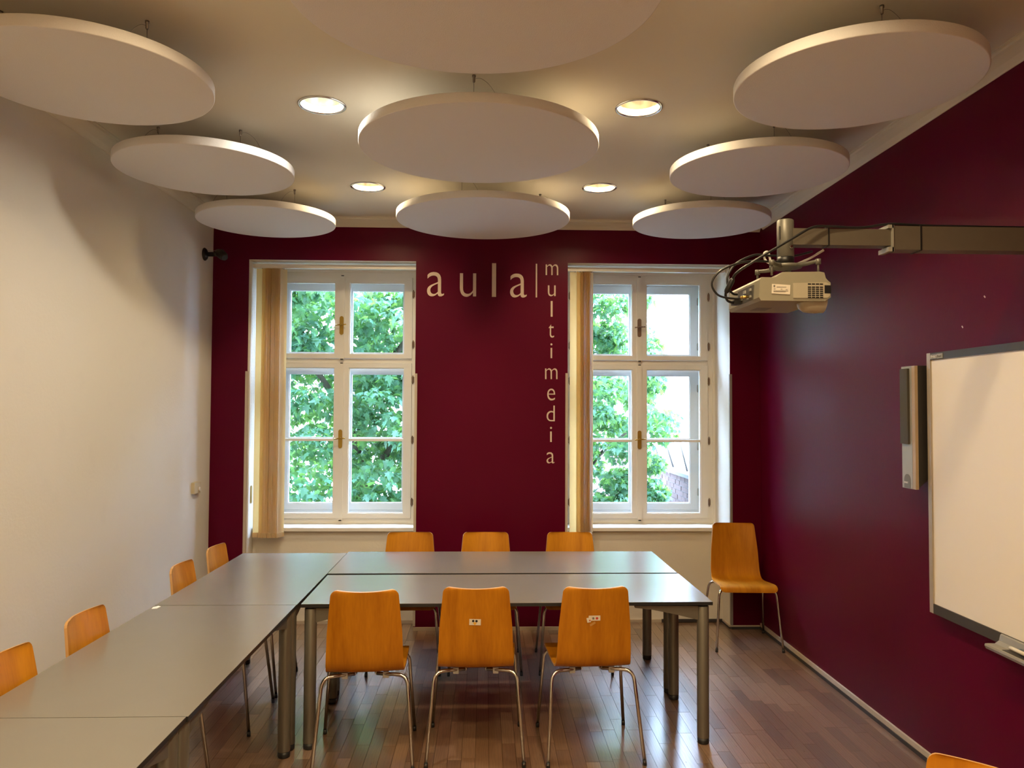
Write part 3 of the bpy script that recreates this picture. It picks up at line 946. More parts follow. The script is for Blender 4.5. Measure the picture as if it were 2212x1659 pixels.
# ------------------------------------------------------------------ acoustic discs
ZD, TD = 3.05, 0.046
def wire_set(t, r, angs, curl):
    for k, a in enumerate(angs):
        x, y = r*math.cos(R(a)), r*math.sin(R(a))
        bb = MB(); bb.tube([(x, y, TD-0.002), (x, y, ZC-ZD-0.030)], 0.0011, 6); w = bb.build('wire', 'wire', t)
        bb = MB()
        bb.lathe([(0.0045, ZC-ZD-0.034), (0.0060, ZC-ZD-0.030), (0.0060, ZC-ZD-0.012), (0.0085, ZC-ZD-0.010), (0.0085, ZC-ZD-0.001)], (x, y, 0), 12, cap0=True, cap1=True)
        bb.build('wire_gripper', 'wire', w)
        d = curl[k % len(curl)]
        P = [(x, y, ZC-ZD-0.020), (x+d*0.03, y+0.004, ZC-ZD-0.014), (x+d*0.07, y+0.01, ZC-ZD-0.040), (x+d*0.105, y+0.012, ZC-ZD-0.095), (x+d*0.12, y+0.01, TD+0.004)]
        bb = MB(); bb.tube(spline(P, 5), 0.0008, 5); bb.build('wire_tail', 'wire', w)
def disc(cx, cy, r, label, angs, wr, curl, grp):
    t = thing('acoustic_disc', label, 'ceiling panel', (cx, cy, ZD), 0, grp)
    bb = MB()
    e = 0.004
    bb.lathe([(r-e, 0), (r-e*0.3, e*0.3), (r, e), (r, TD-e), (r-e*0.3, TD-e*0.3), (r-e, TD)], n=128, cap0=True, cap1=True)
    bb.build('panel', 'felt', t)
    wire_set(t, wr, angs, curl)
G1, G2 = 'white acoustic discs under the ceiling', None
disc(-0.043, 2.431, 0.600, 'large white ceiling disc overhead, cut by the top edge of the photo', (-90, 30, 150), 0.35, (1, 1, -1), G1)
disc(-0.040, 3.910, 0.600, 'large white ceiling disc in the centre between the two bigger looking downlights', (-93, 27, 147), 0.41, (1, 1, -1), G1)
disc(-0.025, 5.408, 0.600, 'large white ceiling disc furthest back, above the aula lettering', (-110, 4, 130), 0.40, (1, 1, -1), G1)
disc(-1.612, 3.185, 0.475, 'smaller white ceiling disc on the left, nearest and cut by the left edge', (-24, 95, 215), 0.306, (-1, 1, -1), G1)
disc(-1.565, 4.377, 0.475, 'smaller white ceiling disc on the left, middle one of its row', (-28, 95, 215), 0.253, (1, 1, -1), G1)
disc(-1.556, 5.562, 0.475, 'smaller white ceiling disc on the left, furthest back above the black wall bracket', (-34, 90, 210), 0.276, (-1, 1, -1), G1)
disc(1.493, 3.095, 0.475, 'smaller white ceiling disc on the right, nearest of its row', (-95, 30, 145), 0.272, (1, 1, -1), G1)
disc(1.499, 4.261, 0.475, 'smaller white ceiling disc on the right, middle one of its row', (-90, 30, 156), 0.264, (1, 1, -1), G1)
disc(1.510, 5.437, 0.475, 'smaller white ceiling disc on the right, furthest back above the projector column', (-90, 30, 156), 0.25, (1, 1, 1), G1)

# ------------------------------------------------------------------ recessed downlights
def downlight(i, cx, cy, label, cool):
    t = thing('downlight', label, 'lamp', (cx, cy, ZC), 0, 'recessed ceiling downlights')
    bb = MB()
    bb.lathe([(0.104, 0.000), (0.106, -0.006), (0.112, -0.007), (0.119, -0.004), (0.119, -0.0005)], n=48)
    bb.build('ring', 'ring', t)
    bb = MB()
    bb.lathe([(0.104, 0.0), (0.102, 0.012), (0.096, 0.040), (0.086, 0.070), (0.070, 0.098), (0.066, 0.100)], n=48)
    bb.build('reflector', 'reflector', t, True)
    bb = MB(); bb.lathe([(0.068, 0.100), (0.068, 0.118)], n=32, cap1=True); bb.build('housing', 'text_white', t)
    bb = MB()
    for k, (dx, dy) in enumerate(((-0.022, 0.0), (0.022, 0.0))):
        bb.tube([(dx, -0.045, 0.078), (dx, 0.045, 0.078)], 0.010, 10)
    bb.tube([(-0.022, 0.045, 0.078), (0.022, 0.045, 0.078)], 0.009, 8)
    bb.build('bulb', 'bulb_cool' if cool else 'bulb', t)
    bb = MB(); bb.box(-0.036, 0.036, -0.052, -0.040, 0.066, 0.100); bb.build('lamp_socket', 'text_white', t)
    ld = bpy.data.lights.new('downlight_light', 'AREA'); ld.shape = 'DISK'; ld.size = 0.13
    ld.energy = LAMP_W * (1.25 if cool else 1.0 if i < 6 else 1.9); ld.color = (1.0, 0.93, 0.76) if cool else LAMP_COL
    lo = bpy.data.objects.new('light', ld); COL.objects.link(lo); lo.parent = t
    lo.location = (0, 0, 0.031)
LL = ['bright white glowing round downlight in the ceiling, nearer one on the left',
      'warm round downlight in the ceiling, nearer one on the right',
      'small warm round downlight in the ceiling, far one on the left',
      'small warm round downlight in the ceiling, far one on the right']
for i, (cx, cy) in enumerate(LAMPS):
    lab = LL[i] if i < 4 else 'downlight outside the photo, %s of the ceiling %s' % (('left half', 'right half')[i % 2], ('above the nearest table', 'over the camera', 'at the rear end of the room')[(i-4)//2])
    downlight(i, cx, cy, lab, i == 0)

# ------------------------------------------------------------------ whiteboard on the right wall
BF = 2.160
BY0, BY1, BZ0, BZ1 = 2.10, 3.760, 0.765, 2.020
t = thing('interactive_whiteboard', 'large interactive whiteboard in a grey frame on the right maroon wall', 'whiteboard', (XR, 2.93, BZ0))
def Lc(x, y, z): return (x-XR, y-2.93, z-BZ0)
def lbox(name, mat, x0, x1, y0, y1, z0, z1, par, bev=0):
    return bx(name, mat, x0-XR, x1-XR, y0-2.93, y1-2.93, z0-BZ0, z1-BZ0, par, bev)
lbox('writing_surface', 'board', BF+0.006, XR-0.012, BY0+0.02, BY1-0.02, BZ0+0.03, BZ1-0.03, t)
lbox('top_rail', 'board_frame', BF, XR-0.002, BY0, BY1-0.030, BZ1-0.034, BZ1, t, 0.004)
lbox('bottom_rail', 'board_frame', BF, XR-0.002, BY0, BY1-0.030, BZ0, BZ0+0.046, t, 0.004)
lbox('side_rail', 'board_side', BF-0.001, XR-0.002, BY1-0.030, BY1, BZ0, BZ1, t, 0.004)
lbox('side_rail', 'board_side', BF-0.001, XR-0.002, BY0-0.03, BY0, BZ0, BZ1, t, 0.004)
def text_mesh(body, name, mat, parent, place, size, squeeze=1.0):
    cu = bpy.data.curves.new(name, 'FONT'); cu.body = body; cu.size = size; cu.extrude = 0.0004; cu.resolution_u = 3
    tmp = bpy.data.objects.new('t_tmp', cu); COL.objects.link(tmp)
    dg = bpy.context.evaluated_depsgraph_get()
    me = bpy.data.meshes.new_from_object(tmp.evaluated_get(dg)); bpy.data.objects.remove(tmp)
    for v in me.vertices: v.co = place(v.co.x*squeeze, v.co.y, v.co.z)
    me.materials.clear(); me.materials.append(M[mat])
    return link(name, me, parent)
pl = lbox('logo_plate', 'plate', BF-0.003, BF, BY1-0.140, BY1-0.034, BZ1-0.032, BZ1-0.006, t)
text_mesh('SMART', 'logo_text', 'text_white', pl, lambda x, y, z: Lc(BF-0.0034-z, BY1-0.037-x, BZ1-0.027+y), 0.021, 0.86)
lbox('logo_tag', 'silver', BF-0.0040, BF-0.003, BY1-0.138, BY1-0.094, BZ1-0.030, BZ1-0.009, pl)
text_mesh('Board', 'logo_text', 'print_grey', pl, lambda x, y, z: Lc(BF-0.0046-z, BY1-0.097-x, BZ1-0.025+y), 0.017, 0.80)

# pen tray
t2 = thing('pen_tray', 'grey pen tray with markers under the bottom edge of the whiteboard', 'tray', (BF-0.001, 2.93, 0.74))
def Tc(x, y, z): return (x-BF, y-2.93, z-0.74)
bb = MB()
pr = [(0, 0.0), (-0.030, -0.004), (-0.068, 0.010), (-0.074, 0.022), (-0.072, 0.030), (-0.060, 0.031), (-0.030, 0.030), (-0.012, 0.042), (-0.006, 0.066), (0, 0.070)]
bb.prism(pr, 'y', -0.50, 0.30, False)
bb.bevel(0.003)
bb.build('tray_body', 'tray', t2)
bb = MB(); bb.box(-0.062, -0.020, -0.40, 0.205, 0.0305, 0.0325); bb.build('tray_recess', 'dark_plastic', t2)
for k, (x, y0, y1, mat, lab) in enumerate(((2.117, 2.93, 3.120, 'pen_white', 'pale marker with a dark cap lying in front in the pen tray'), (2.135, 2.90, 3.09, 'pen_blue', 'dark marker lying behind the pale one in the pen tray'))):
    p_ = thing('marker_pen', lab, 'pen', (x, (y0+y1)/2, 0.786), 0)
    L = (y1-y0)/2
    bb = MB(); bb.lathe([(0.004, L), (0.0075, L-0.012), (0.0078, -L*0.25)], axis='y', n=14, cap0=True, cap1=True); bb.build('barrel', mat, p_)
    bb = MB(); bb.lathe([(0.0088, -L*0.25), (0.0088, -L), (0.006, -L-0.003)], axis='y', n=14, cap0=True, cap1=True); bb.build('pen_cap', 'pen_blue', p_)

# wall speaker beside the board
t = thing('wall_speaker', 'tall slim silver loudspeaker with grey grille beside the whiteboard', 'speaker', (XR, 3.84, 1.35))
def Sc(x, y, z): return (x-XR, y-3.84, z-1.35)
SX, SY0, SY1, SZ0, SZ1 = 2.112, 3.786, 3.908, 1.352, 1.962
bb = MB()
prs = [(SX+0.012, SZ0), (SX+0.012, SZ1), (XR-0.001, SZ1), (XR-0.001, SZ0+0.085)]
bb.prism([(a-XR, c-1.35) for a, c in prs], 'y', SY0-3.84+0.001, SY1-3.84)
bb.build('cabinet', 'dark_plastic', t)
bb = MB(); bb.box(SX-XR, SX+0.014-XR, SY0+0.028-3.84, SY1-3.84, SZ0-1.35, SZ1-1.35); bb.bevel(0.004); bb.build('front_panel', 'silver', t)
bb = MB(); bb.box(SX+0.001-XR, SX+0.016-XR, SY0-3.84, SY0+0.028-3.84, SZ0-1.35, SZ1-1.35); bb.bevel(0.006); bb.build('edge_panel', 'champagne', t)
bb = MB(); bb.box(SX-0.012-XR, SX-XR, SY0+0.046-3.84, SY1-0.006-3.84, SZ0+0.222-1.35, SZ1-0.012-1.35); bb.bevel(0.010, 3); bb.build('grille', 'grille', t)
bb = MB()
pr = [(SY0+0.046-3.84, 0.004), (SY1-0.020-3.84, 0.004)]
yc = (SY0+0.046+SY1-0.020)/2-3.84; rr_ = (SY1-0.020-SY0-0.046)/2
for k in range(13): a = PI*k/12; pr.append((yc+rr_*math.cos(a), 0.045+rr_*math.sin(a)))
bb.prism(pr, 'x', SX-XR-0.002, SX-XR); lp = bb.build('logo_plate', 'plate', t)
text_mesh('SMART', 'logo_text', 'text_white', lp, lambda x, y, z: Sc(SX-0.0024-z, SY0+0.101-x, SZ0+0.024+y), 0.013, 0.9)

# ------------------------------------------------------------------ projector on its wall arm
YP = 3.0
t = thing('projector_bracket', 'grey telescopic arm reaching from the right wall to the projector column', 'bracket', (XR, YP, 2.41))
def A_(name, mat, x0, x1, y0, y1, z0, z1, bev=0.003, par=None): return bx(name, mat, x0-XR, x1-XR, y0-YP, y1-YP, z0-2.41, z1-2.41, par or t, bev)
A_('inner_beam', 'arm', 1.185, 1.60, YP-0.030, YP+0.030, 2.379, 2.443)
A_('outer_beam', 'arm', 1.575, XR-0.012, YP-0.036, YP+0.036, 2.363, 2.455)
A_('wall_plate', 'arm', XR-0.012, XR-0.001, YP-0.09, YP+0.09, 2.31, 2.51)
bb = MB()
for z0, z1 in ((2.355, 2.372), (2.446, 2.459)): bb.box(1.556-XR, 1.578-XR, -0.040, 0.040, z0-2.41, z1-2.41)
bb.box(1.571-XR, 1.577-XR, -0.040, 0.040, 2.355-2.41, 2.459-2.41)
bb.build('end_clip', 'silver', t)
for x, z0, z1, y_ in ((1.325, 2.377, 2.450, 0.032), (1.686, 2.361, 2.459, 0.038)):
    bb = MB()
    bb.box(x-0.0025-XR, x+0.0025-XR, -y_-0.001, -y_+0.001, z0-2.41, z1-2.41); bb.box(x-0.0025-XR, x+0.0025-XR, -y_, y_, z1-2.41-0.001, z1-2.41+0.002); bb.box(x-0.0025-XR, x+0.0025-XR, -y_, y_, z0-2.41-0.002, z0-2.41)
    bb.tube([(x-XR, -y_, z0-2.41), (x-0.018-XR, -y_-0.006, z0-2.41-0.008)], 0.0018, 5)
    bb.build('cable_tie', 'black', t)
CX = 1.167
bb = MB(); bb.lathe([(0.029, 2.333-2.41), (0.032, 2.336-2.41), (0.032, 2.478-2.41), (0.028, 2.481-2.41)], (CX-XR, 0, 0), 32, cap0=True, cap1=True)
col = bb.build('column', 'column', t)
bb = MB(); bb.lathe([(0.0325, 2.306-2.41), (0.0325, 2.334-2.41)], (CX-XR, 0, 0), 32, cap0=True, cap1=True); bb.build('collar', 'foot', col)
bb = MB(); bb.lathe([(0.006, -0.038), (0.0075, -0.035), (0.0075, -0.028)], (CX+0.010-XR, 0, 2.370-2.41), 12, axis='y', cap0=True, cap1=True); bb.build('screw', 'ring', col)
bb = MB(); bb.box(CX-0.029-XR, CX-0.0265-XR, -0.0185, -0.0140, 2.400-2.41, 2.452-2.41); bb.build('slot', 'black', col)
bb = MB()
bb.lathe([(0.060, 2.291-2.41), (0.062, 2.295-2.41), (0.060, 2.303-2.41), (0.034, 2.306-2.41)], (CX-XR, 0, 0), 28, cap0=True, cap1=True)
spd = bb.build('spider_plate', 'column', t)
for ex, ey in ((1.075, 2.90), (1.240, 2.87), (1.095, 3.11), (1.225, 3.12)):
    bb = MB()
    d = Vector((ex-CX, ey-YP, 0)); l = d.length; d.normalize(); nn = Vector((-d.y, d.x, 0))
    P0 = Vector((CX-XR, 0, 2.296-2.41))
    bb.tube([P0+d*0.05, P0+d*l*0.7+Vector((0,0,-0.002)), P0+d*(l-0.015), P0+d*l], [0.010, 0.0075, 0.007, 0.0075], 8)
    bb.tube([P0+d*l+Vector((0,0,0.008)), P0+d*l+Vector((0,0,-0.012))], 0.010, 12)
    bb.tube([P0+d*l, P0+d*l+Vector((0,0,-(2.296-2.2465)))], 0.0045, 8)
    bb.build('spider_arm', 'column', spd)

t = thing('projector', 'beige projector hanging upside down from the grey column', 'projector', (1.13, YP, 2.25))
def Pj(x, y, z): return (x-1.13, y-YP, z-2.25)
PY0, PY1 = 2.815, 3.170
bb = MB()
pr = [(1.003, 2.138), (1.240, 2.138), (1.262, 2.152), (1.262, 2.206), (1.252, 2.214), (1.245, 2.222), (1.006, 2.224), (1.000, 2.215), (0.996, 2.150)]
bb.prism([(a-1.13, c-2.25) for a, c in pr], 'y', PY0-YP, PY1-YP); bb.bevel(0.005, 2)
body = bb.build('body', 'projector', t)
bb = MB()
pr = [(1.030, 2.222), (1.060, 2.226), (1.085, 2.244), (1.225, 2.247), (1.240, 2.244), (1.246, 2.222)]
bb.prism([(a-1.13, c-2.25) for a, c in pr], 'y', PY0-YP+0.003, PY1-YP-0.02); bb.bevel(0.004, 2)
bb.build('base_housing', 'projector', t)
bb = MB()
pr = [(1.122, 2.148), (1.250, 2.150), (1.258, 2.158), (1.258, 2.200), (1.245, 2.207), (1.122, 2.203)]
bb.prism([(a-1.13, c-2.25) for a, c in pr], 'y', PY0-YP-0.0025, PY0-YP+0.004); bb.bevel(0.0015)
sp = bb.build('vent_panel', 'projector_light', t)
bb = MB()
for r_ in range(7):
    for c_ in range(4):
        x = 1.176 + c_*0.0148; z = 2.2040 - r_*0.0075 - (0.004 if r_ else 0) - 0.004
        bb.box(x-1.13, x+0.0118-1.13, PY0-YP-0.0034, PY0-YP-0.0024, z-2.25-0.0022, z-2.25+0.0022)
bb.build('vent_slots', 'black', sp)
bb = MB(); bb.box(1.238-1.13, 1.2625-1.13, PY0-YP-0.003, PY0-YP+0.05, 2.166-2.25, 2.196-2.25); bb.build('side_window', 'black', t)
bb = MB(); bb.obox(Pj(1.077, PY0-0.0012, 2.180), Vector((1,0,-0.05)).normalized(), Vector((0,1,0)), Vector((0.05,0,1)).normalized(), 0.034, 0.0008, 0.0175)
lb = bb.build('paper_label', 'sticker', t)
bb = MB()
bb.box(1.049-1.13, 1.055-1.13, PY0-YP-0.0028, PY0-YP-0.0021, 2.188-2.25, 2.195-2.25)
for x0, x1, z in ((1.060, 1.096, 2.188), (1.049, 1.056, 2.1805), (1.075, 1.082, 2.180), (1.094, 1.101, 2.179), (1.049, 1.103, 2.174), (1.049, 1.094, 2.171)):
    bb.box(x0-1.13, x1-1.13, PY0-YP-0.0028, PY0-YP-0.0021, z-2.25-0.0007, z-2.25+0.0007)
bb.build('label_print', 'print_grey', lb)
# lens bulge under the front corner, opening towards the right wall
bb = MB()
bb.lathe([(0.010, 1.165-1.13), (0.032, 1.172-1.13), (0.043, 1.190-1.13), (0.046, 1.225-1.13), (0.044, 1.258-1.13), (0.036, 1.262-1.13)], (0, PY0-YP+0.062, 2.146-2.25), 32, axis='x', cap0=True, cap1=True)
lens = bb.build('lens_housing', 'projector_light', t)
bb = MB(); bb.lathe([(0.032, 1.2625-1.13), (0.028, 1.266-1.13), (0.010, 1.269-1.13)], (0, PY0-YP+0.062, 2.150-2.25), 24, axis='x', cap0=True, cap1=True); bb.build('lens', 'black', lens)
bb = MB(); bb.box(0.9945-1.13, 0.999-1.13, PY0-YP+0.06, PY0-YP+0.235, 2.150-2.25, 2.205-2.25)
pp = bb.build('port_panel', 'port', t)
bb = MB()
for y, z, w_, h_ in ((0.085, 2.190, 0.016, 0.010), (0.085, 2.165, 0.014, 0.008), (0.115, 2.165, 0.012, 0.014), (0.150, 2.190, 0.022, 0.012), (0.19, 2.170, 0.026, 0.012)):
    bb.box(0.990-1.13, 0.9946-1.13, PY0-YP+y-w_/2, PY0-YP+y+w_/2, z-2.25-h_/2, z-2.25+h_/2)
bb.build('ports', 'silver', pp)
bx('dark_sticker', 'plate', 1.06-1.13, 1.12-1.13, 0.02, 0.10, 2.1372-2.25, 2.1381-2.25, t)

# cables
def cable(name, label, pts, r, mat='black'):
    t = thing(name, label, 'cable', pts[0])
    o0 = Vector(pts[0])
    bb = MB(); bb.tube([p_ - o0 for p_ in spline(pts, 8)], r, 8); bb.build('cord', mat, t)
    return t, o0
t, o0 = cable('video_cable', 'black video cable with a thick filter block, lying along the top of the projector arm',
      [(2.19, 2.985, 2.460), (1.75, 2.98, 2.461), (1.574, 2.975, 2.465), (1.45, 2.97, 2.448), (1.325, 2.96, 2.449), (1.25, 2.945, 2.440), (1.165, 2.935, 2.392), (1.02, 2.93, 2.306), (0.957, 2.95, 2.262), (0.946, 2.97, 2.235), (0.925, 2.98, 2.192), (0.935, 3.0, 2.166), (0.958, 3.01, 2.157), (0.982, 3.02, 2.157)], 0.0050)
bb = MB(); bb.tube([Vector(q)-o0 for q in ((0.949, 2.966, 2.244), (0.946, 2.97, 2.236), (0.928, 2.978, 2.197), (0.925, 2.98, 2.190))], [0.007, 0.0105, 0.0105, 0.007], 12); bb.build('filter_block', 'black', t)
bb = MB(); bb.box(0.965-o0.x, 0.9895-o0.x, 3.0-o0.y, 3.045-o0.y, 2.149-o0.z, 2.166-o0.z); bb.bevel(0.003); bb.build('plug', 'black', t)
t, o0 = cable('power_cable', 'black power cable looping from the column to the back of the projector',
      [(1.30, 3.062, 2.372), (1.22, 3.058, 2.352), (1.12, 3.055, 2.352), (1.06, 3.050, 2.352), (0.985, 3.04, 2.315), (0.948, 3.03, 2.262), (0.952, 3.03, 2.215), (0.975, 3.05, 2.198), (0.995, 3.06, 2.196)], 0.0047)
t, o0 = cable('audio_cable', 'thin black audio cable in a wide loop with gold plugs at the projector',
      [(1.19, 3.05, 2.330), (1.11, 2.99, 2.315), (1.04, 2.95, 2.309), (0.965, 2.93, 2.298), (0.885, 2.92, 2.264), (0.853, 2.92, 2.215), (0.880, 2.925, 2.172), (0.945, 2.935, 2.161), (0.985, 2.945, 2.166)], 0.0042)
bb = MB(); bb.tube([Vector(q)-o0 for q in ((0.966, 2.936, 2.166), (0.9895, 2.936, 2.168))], 0.0055, 12); bb.tube([Vector(q)-o0 for q in ((0.966, 2.912, 2.164), (0.9895, 2.912, 2.166))], 0.0055, 12); bb.build('gold_plugs', 'gold', t)
t, o0 = cable('arm_cable', 'pale cable loop hanging behind the projector column', [(1.34, 3.05, 2.375), (1.27, 3.05, 2.335), (1.20, 3.05, 2.312), (1.12, 3.06, 2.325), (1.105, 3.062, 2.360), (1.12, 3.06, 2.366), (1.13, 3.06, 2.330)], 0.0045, 'text_white')

# ------------------------------------------------------------------ small wall fittings
t = thing('wall_bracket', 'small black device on a stalk fixed to the left wall near the window corner', 'bracket', (XL, 6.03, 2.915))
bb = MB(); bb.lathe([(0.048, 0.0005), (0.050, 0.006), (0.040, 0.018), (0.022, 0.026)], n=28, axis='x', cap0=True, cap1=True); bb.build('base', 'black', t)
bb = MB(); bb.tube([(0.02, 0, 0), (0.075, 0, 0), (0.105, -0.005, 0.002)], [0.018, 0.018, 0.022], 16); bb.build('stalk', 'black', t)
bb = MB(); bb.tube([(0.095, 0.02, 0.020), (0.125, -0.005, 0.005), (0.155, -0.03, -0.018), (0.172, -0.045, -0.034)], [0.026, 0.036, 0.034, 0.024], 16); bb.build('head', 'black', t)
bb = MB(); bb.tube(spline([(0.004, 0.0, 0.030), (0.06, 0.002, 0.026), (0.095, 0.0, 0.036), (0.112, 0.0, 0.041)], 4), 0.0016, 6); bb.build('wire', 'silver', t)
t = thing('thermostat', 'small ivory thermostat box on the cream left wall', 'thermostat', (XL, 5.91, 1.145))
bb = MB(); bb.box(0.0005, 0.026, -0.060, 0.062, -0.040, 0.042); bb.bevel(0.004); bb.build('casing', 'switch', t)
bb = MB(); bb.lathe([(0.016, 0.026), (0.016, 0.031), (0.013, 0.033)], (0, 0.030, -0.012), 20, axis='x', cap0=True, cap1=True); bb.build('dial', 'sticker', t)
# chips in the plaster and paint
for x, y, z, s_, mat, lab in ((XR-0.0006, 3.384, 2.246, 0.0045, 'letter', 'upper pale chip in the right maroon wall above the whiteboard'), (XR-0.0006, 3.549, 2.129, 0.0045, 'letter', 'lower pale chip in the right maroon wall above the whiteboard')):
    bb = MB(); bb.obox((x, y, z), Vector((1,0,0)), Vector((0,0.7,0.7)), Vector((0,-0.7,0.7)), 0.0005, s_*1.4, s_*0.7)
    tag(bb.build('paint_chip', mat), lab, 'paint chip')
# thin lead hanging behind the tables below the right window
bb = MB(); bb.tube(spline([(1.118, 6.430, 0.42), (1.135, 6.42, 0.33), (1.160, 6.41, 0.24), (1.20, 6.40, 0.17), (1.28, 6.405, 0.15)], 6), 0.0022, 6)
tag(bb.build('thin_lead', 'dark_plastic'), 'thin dark lead hanging on the cream wall below the right window', 'cable')

# ------------------------------------------------------------------ outside
GZ = -3.6
b = MB(); b.box(-30, 30, YEXT+0.02, 60, GZ-0.2, GZ); struct(b.build('ground', 'ground'))
# the unseen rest of this building: storey above and below, wings left and right
b = MB()
b.box(-9, 9, -6, YEXT, 3.61, 8.2); b.box(-9, 9, -6, YEXT, GZ, -0.101)  # upper storey put in and sized so its shadow falls on the trees
b.box(-9, XL-T-0.001, -6, YEXT, -0.10, 3.609); b.box(XR+T+0.001, 9, -6, YEXT, -0.10, 3.609)
struct(b.build('wall_unseen_exterior', 'exterior'))

# facade across the yard
t = thing('apartment_house', 'pale sunlit apartment house across the yard beyond the trees', 'building', (0, 27, GZ))
bb = MB(); bb.box(-16, 22, 0, 8, 0, 17); bb.build('wall', 'facade', t)
for z in (3.3, 6.9, 10.5):
    bb = MB(); bb.box(-16, 22, -0.18, 0, z, z+0.22); bb.build('cornice_band', 'facade', t)
fw_me = None
for fl in range(4):
    for k in range(11):
        x = -14 + k*3.2; z = 1.2 + fl*3.6
        bb = MB()
        bb.box(x-0.62, x-0.52, -0.10, 0, z, z+1.7); bb.box(x+0.52, x+0.62, -0.10, 0, z, z+1.7); bb.box(x-0.52, x+0.52, -0.10, 0, z+1.6, z+1.7); bb.box(x-0.62, x+0.62, -0.14, 0, z-0.08, z)
        bb.box(x-0.03, x+0.03, -0.06, 0, z, z+1.6); bb.box(x-0.52, x-0.03, -0.06, 0, z+1.05, z+1.11); bb.box(x+0.03, x+0.52, -0.06, 0, z+1.05, z+1.11)
        w_ = bb.build('window', 'white_out', t)
        bx('pane', 'facade_glass', x-0.52, x+0.52, -0.02, -0.001, z, z+1.6, w_)

# brick boundary wall running away from the building on the right
t = thing('brick_wall', 'weathered brick garden wall seen low in the right window', 'wall', (3.3, 14.5, GZ))
bb = MB(); bb.box(0.012, 0.30, -6.5, 9.0, 0, 4.24); bb.build('wall_core', 'mortar', t)
bb = MB(); bb.box(-0.05, 0.36, -6.5, 9.0, 4.24, 4.30); bb.build('coping', 'mortar', t)
bb = MB(); rg = random.Random(2)
for r_ in range(28):
    z = 4.235 - (r_+1)*0.083
    y = -6.5 + (0.13 if r_ % 2 else 0)
    while y < 8.8:
        d = rg.uniform(0, 0.008)
        bb.box(d, 0.02, y, y+0.245, z, z+0.072); y += 0.258
o = bb.build('bricks', 'brick', t); o['kind'] = 'stuff'
bb = MB()
for y, dx in ((-1.2, -0.1), (-0.2, -0.14), (0.9, -0.12)):
    bb = MB(); bb.tube([(0.15, y, 4.30), (0.15+dx, y+0.25, 4.95)], 0.018, 6); bb.build('iron_spike', 'dark_plastic', t)

# maple: 5-lobed leaves, boughs
LEAF = [(0, 0), (0.20, -0.10), (0.16, 0.08), (0.50, 0.10), (0.34, 0.26), (0.46, 0.52), (0.22, 0.48), (0.16, 0.66), (0, 1.0), (-0.16, 0.66), (-0.22, 0.48), (-0.46, 0.52), (-0.34, 0.26), (-0.50, 0.10), (-0.16, 0.08), (-0.20, -0.10)]
def leaf_verts(size, curl):
    out = []
    for x, y in LEAF:
        out.append(Vector((x*size, y*size, -curl*size*(x*x*1.2 + (y-0.3)**2*0.5))))
    c = Vector((0, 0.28*size, 0.02*size))
    return out, c
def leaf_mesh(name, mat, size, curl):
    bm = bmesh.new(); vs_, c = leaf_verts(size, curl)
    c = bm.verts.new(c); vv = [bm.verts.new(v) for v in vs_]
    for i in range(len(vv)): bm.faces.new([c, vv[i], vv[(i+1) % len(vv)]])
    me = bpy.data.meshes.new(name); bm.to_mesh(me); bm.free(); me.materials.append(M[mat]); return me
def leaf_rot(rg):
    # blades hang: normal mostly up and towards the light, tip outward and down
    yaw = rg.uniform(0, 2*PI); pit = rg.gauss(-0.75, 0.45); rol = rg.gauss(0, 0.45)
    return Matrix.Rotation(yaw, 3, 'Z') @ Matrix.Rotation(pit, 3, 'X') @ Matrix.Rotation(rol, 3, 'Y')
def tree(name, label, base, branches, clusters, seed, leaf_mat, leafs, nind, size):
    rg = random.Random(seed)
    t = thing(name, label, 'tree', base)
    B = Vector(base)
    bb = MB()
    trunk = branches[0]
    bb.tube([Vector(q[:3])-B for q in trunk], [q[3] for q in trunk], 10); bb.build('trunk', 'bark', t)
    for br in branches[1:]:
        bb = MB(); bb.tube(spline([Vector(q[:3])-B for q in br], 4), [br[0][3]*(1-k/(4*(len(br)-1)+0.5)) + 0.006 for k in range(4*(len(br)-1)+1)], 7); bb.build('branch', 'bark', t)
    spots = []
    tot = sum(c[6] for c in clusters)
    for cx, cy, cz, rx, ry, rz_, wgt in clusters:
        for k in range(int(leafs*wgt/tot)):
            while True:
                v = Vector((rg.uniform(-1, 1), rg.uniform(-1, 1), rg.uniform(-1, 1)))
                if v.length < 1: break
            spots.append(Vector((cx+v.x*rx, cy+v.y*ry, cz+v.z*rz_)))
    spots.sort(key=lambda p_: p_.y)
    meshes = [leaf_mesh('leaf', leaf_mat, size, c) for c in (0.15, 0.35, 0.6)]
    bm = bmesh.new()
    for i, p_ in enumerate(spots):
        rm = leaf_rot(rg); sc = rg.uniform(0.7, 1.25)
        if i < nind:
            o = link('leaf', meshes[i % 3], t)
            o.matrix_local = Matrix.Translation(p_-B) @ rm.to_4x4() @ Matrix.Scale(sc, 4)
        else:
            vs_, c = leaf_verts(size*sc, (0.15, 0.35, 0.6)[i % 3])
            c = bm.verts.new(rm @ c + p_ - B); vv = [bm.verts.new(rm @ v + p_ - B) for v in vs_]
            for k in range(len(vv)): bm.faces.new([c, vv[k], vv[(k+1) % len(vv)]])
    me = bpy.data.meshes.new('foliage'); bm.to_mesh(me); bm.free(); me.materials.append(M[leaf_mat])
    o = link('foliage', me, t); o['kind'] = 'stuff'
    return t

rg = random.Random(11)
cl = []
